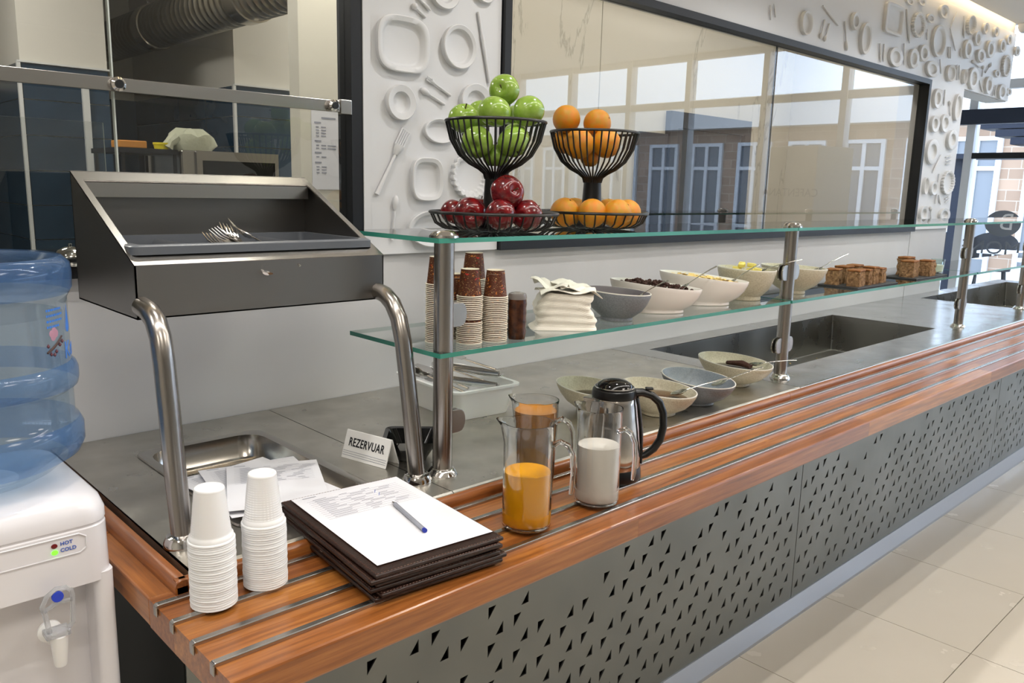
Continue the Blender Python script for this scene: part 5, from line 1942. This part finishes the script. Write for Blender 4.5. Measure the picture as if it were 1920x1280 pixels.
# ================================================================== cakes on slates
CAKE = mat('cake_crumb', (160, 126, 90), .9, var=(120, (112, 82, 56)), bump=(140, .8, .006))
CRUST = mat('cake_crust', (150, 98, 50), .7, var=(60, (116, 70, 34)), bump=(80, .5, .004))
for (x0, x1, y0, y1, lab) in ((2.77, 3.11, 1.20, 1.345, 'black slate plate carrying the larger group of cake slices'), (3.31, 3.64, 1.21, 1.335, 'black slate plate carrying the smaller group of cake slices')):
    mb = MB().box(x0, x1, y0, y1, ZL - .0002, ZL + .005)
    tag(mb.build('slate_plate', SLATE, bevel=.0012), lab, 'plate', 'slate plates')
def cake(x, y, rz, w, d, h, label, z=ZL + .0053):
    t = thing('cake_slice', label, 'cake', (x, y, z), rz, 'cake slices')
    mb = MB()
    n_ = 6
    vv = []
    def pt(u, v, zz):
        j = .0032
        return ((u - .5) * w + rnd.uniform(-j, j), (v - .5) * d + rnd.uniform(-j, j), zz)
    lv = 5
    for k in range(lv):
        zz = h * .88 * k / (lv - 1)
        for i in range(n_):
            vv.append(pt(i / n_, 0, zz))
        for i in range(n_):
            vv.append(pt(1, i / n_, zz))
        for i in range(n_):
            vv.append(pt(1 - i / n_, 1, zz))
        for i in range(n_):
            vv.append(pt(0, 1 - i / n_, zz))
    N = 4 * n_
    fc = []
    for k in range(lv - 1):
        for i in range(N):
            j = (i + 1) % N
            fc.append((k * N + i, k * N + j, (k + 1) * N + j, (k + 1) * N + i))
    fc += [tuple(range(N)), tuple((lv - 1) * N + i for i in range(N))]
    mb.add(vv, fc)
    mb.build('sponge', CAKE, t)
    MB().box(-w / 2 - .001, w / 2 + .001, -d / 2 - .001, d / 2 + .001, h * .885, h).build('crust', CRUST, t, bevel=.003)
cl = [(2.826, 1.235, 8, .062, .044, .058, 'cake slice at the front corner of the left slate'),
      (2.905, 1.238, 2, .030, .042, .056, 'narrow cake slice second from the front on the left slate'),
      (2.962, 1.242, -6, .036, .044, .062, 'tall cake slice in the middle front of the left slate'),
      (3.035, 1.245, 4, .048, .040, .054, 'cake slice at the right front end of the left slate'),
      (2.812, 1.308, 12, .056, .044, .056, 'cake slice at the back left of the left slate'),
      (2.895, 1.310, -4, .06, .044, .062, 'cake slice in the back row behind the narrow one'),
      (2.985, 1.312, 6, .06, .044, .062, 'cake slice at the back right of the left slate'),
      (3.366, 1.262, 5, .07, .05, .066, 'cake slice at the left of the right slate'),
      (3.44, 1.305, -4, .062, .042, .074, 'tallest cake slice at the back of the right slate'),
      (3.488, 1.240, 3, .055, .046, .064, 'cake slice at the front of the right slate'),
      (3.552, 1.262, -10, .04, .05, .052, 'crumbling cake slice at the right of the right slate')]
for x, y, a, w, d, h, lb in cl:
    cake(x, y, R(a), w, d, h, lb)
cg = thing('glass_tumbler', 'small clear glass standing past the cake slates', 'glass', (3.72, 1.28, ZL))
MB().lathe([(0, 0), (.024, 0), (.028, .06), (.0265, .06), (.023, .006), (0, .006)], 26).build('tumbler', SHELFGLASS, cg)
MB().lathe([(0, .007), (.022, .007), (.0245, .035), (0, .035)], 22).build('milk', MILK, cg)

# ================================================================== white tub of serving utensils
tb = thing('utensil_tub', 'white plastic tub full of serving utensils on the counter', 'tub', (1.315, 1.585, ZS + .0005), R(-5))
wx, wy = .095, .135
lp = [rrect(-wx + .014, wx - .014, -wy + .014, wy - .014, 0, .02), rrect(-wx + .012, wx - .012, -wy + .012, wy - .012, .006, .02), rrect(-wx, wx, -wy, wy, .070, .022), rrect(-wx - .010, wx + .010, -wy - .010, wy + .010, .072, .026), rrect(-wx - .010, wx + .010, -wy - .010, wy + .010, .077, .026),
      rrect(-wx + .001, wx - .001, -wy + .001, wy - .001, .077, .022), rrect(-wx + .004, wx - .004, -wy + .004, wy - .004, .066, .02), rrect(-wx + .016, wx - .016, -wy + .016, wy - .016, .006, .018)]
loft(lp).build('shell', WHITEPLASTIC, tb, sharp=40)
def utensil(name, label, kind, p0, p1_, roll=0):
    a, b = Vector(p0), Vector(p1_)
    t = thing(name, label, name.replace('_', ' '), tuple(a), 0, 'utensils in the white tub')
    d = b - a
    u = d.normalized()
    s_ = u.cross(Vector((0, 0, 1))).normalized()
    nrm_ = s_.cross(u)
    if kind == 'tongs':
        for k in (-1, 1):
            pts = [s_ * (k * .004), d * .3 + s_ * (k * .012), d * .75 + s_ * (k * .012), d * .9 + s_ * (k * .015), d + s_ * (k * .011)]
            MB().tube(pts, [.007, .007, .006, .010, .007], 8, flat=.25, up=tuple(s_)).build('arm', CUTLERY, t)
        MB().tube([s_ * -.009 - u * .004, -u * .012, s_ * .009 - u * .004], .005, 8, flat=.4).build('spring_end', CUTLERY, t)
    elif kind == 'server':
        MB().tube([Vector((0, 0, 0)), d * .5, d * .62], [.007, .006, .004], 8, flat=.4).build('handle', CUTLERY, t)
        w = .024
        q_ = [d * .6 + s_ * w * .6, d * .6 - s_ * w * .6, d * .78 - s_ * w, d - s_ * w * .35, d + s_ * w * .35, d * .78 + s_ * w]
        mb = MB().add([tuple(v) for v in q_] + [tuple(v + nrm_ * .0015) for v in q_], [(0, 1, 2, 3, 4, 5), (11, 10, 9, 8, 7, 6)] + [(i, i + 6, (i + 1) % 6 + 6, (i + 1) % 6) for i in range(6)])
        mb.build('blade', CUTLERY, t)
    else:
        MB().tube([Vector((0, 0, 0)), d * .4, d * .7], [.007, .005, .004], 8, flat=.4).build('handle', CUTLERY, t)
        mb = MB().lathe([(0, -.012), (.014, -.010), (.024, 0), (.0225, .0), (.013, -.0085), (0, -.010)], 22, sx=1.4)
        mm_ = Matrix((u, s_, nrm_)).transposed().to_4x4()
        mm_.translation = d * .85
        mb.xf(mm_).build('ladle_bowl', CUTLERY, t)
zt_ = ZS + .084
utensil('cake_server', 'steel cake server with its blade raised above the white tub', 'server', (1.40, 1.53, zt_ + .012), (1.335, 1.665, zt_ + .045))
utensil('serving_tongs', 'steel serving tongs with the round end at the right of the tub', 'tongs', (1.385, 1.50, zt_ + .006), (1.315, 1.68, zt_ + .012))
utensil('serving_tongs', 'steel serving tongs lying lowest along the front of the tub', 'tongs', (1.355, 1.475, zt_ - .014), (1.275, 1.66, zt_ - .012))
utensil('serving_spoon', 'big steel serving spoon in the middle of the tub', 'spoon', (1.375, 1.505, zt_ - .02), (1.29, 1.645, zt_ + .022))
utensil('serving_spoon', 'steel serving spoon at the left end of the tub', 'spoon', (1.30, 1.53, zt_ - .035), (1.235, 1.67, zt_ + .012))
utensil('cake_server', 'steel cake server at the left end of the white tub', 'server', (1.32, 1.545, zt_ - .03), (1.255, 1.68, zt_ + .018))

# ================================================================== reserved sign and black dish
sg = thing('reserved_sign', 'white tent sign reading REZERVUAR on the steel counter', 'sign', (.903, 1.366, ZS + .0005), R(-77.5))
PLW = mat('sign_white', (234, 233, 230), .25)
L2, hh, dd = .062, .056, .021
th = .0022
mb = MB()
mb.prism([(-dd, 0), (-dd + th, 0), (th * .4, hh - th), (0, hh), (-th * .8, hh - .0008)], 'x', -L2, L2)
mb.prism([(dd, 0), (dd - th, 0), (-th * .4, hh - th), (0, hh), (th * .8, hh - .0008)], 'x', -L2, L2)
mb.build('tent', PLW, sg)
up_ = Vector((0, dd - th * .8, hh - .0008)).normalized()
c0 = Vector((0, -dd, 0)) + up_ * (hh * .62) + Vector((0, -.0005, .0002))
text('lettering', 'REZERVUAR', .0245, BLACKINK, sg, facing(c0, (1, 0, 0), up_), xscale=.70, offset=.0004, spacing=1.08)
rg = MB()
for k in range(3):
    c1 = Vector((0, -dd, 0)) + up_ * (.007 + k * .0045)
    rg.tube([(-L2 + .002, c1.y - .0003, c1.z), (L2 - .002, c1.y - .0003, c1.z)], .0005, 4)
stuff(rg.build('grooves', INK, sg))
bd = thing('black_dish', 'glossy black square dish behind the dispenser leg', 'dish', (.985, 1.33, ZS + .0005), R(-40))
GB = MATS['gloss_black']
lp = [rrect(-.03, .03, -.03, .03, 0, .012), rrect(-.032, .032, -.032, .032, .006, .012), rrect(-.055, .055, -.055, .055, .046, .016), rrect(-.060, .060, -.060, .060, .048, .018), rrect(-.052, .052, -.052, .052, .046, .016), rrect(-.030, .030, -.030, .030, .008, .012)]
loft(lp).build('shell', GB, bd, sharp=30)
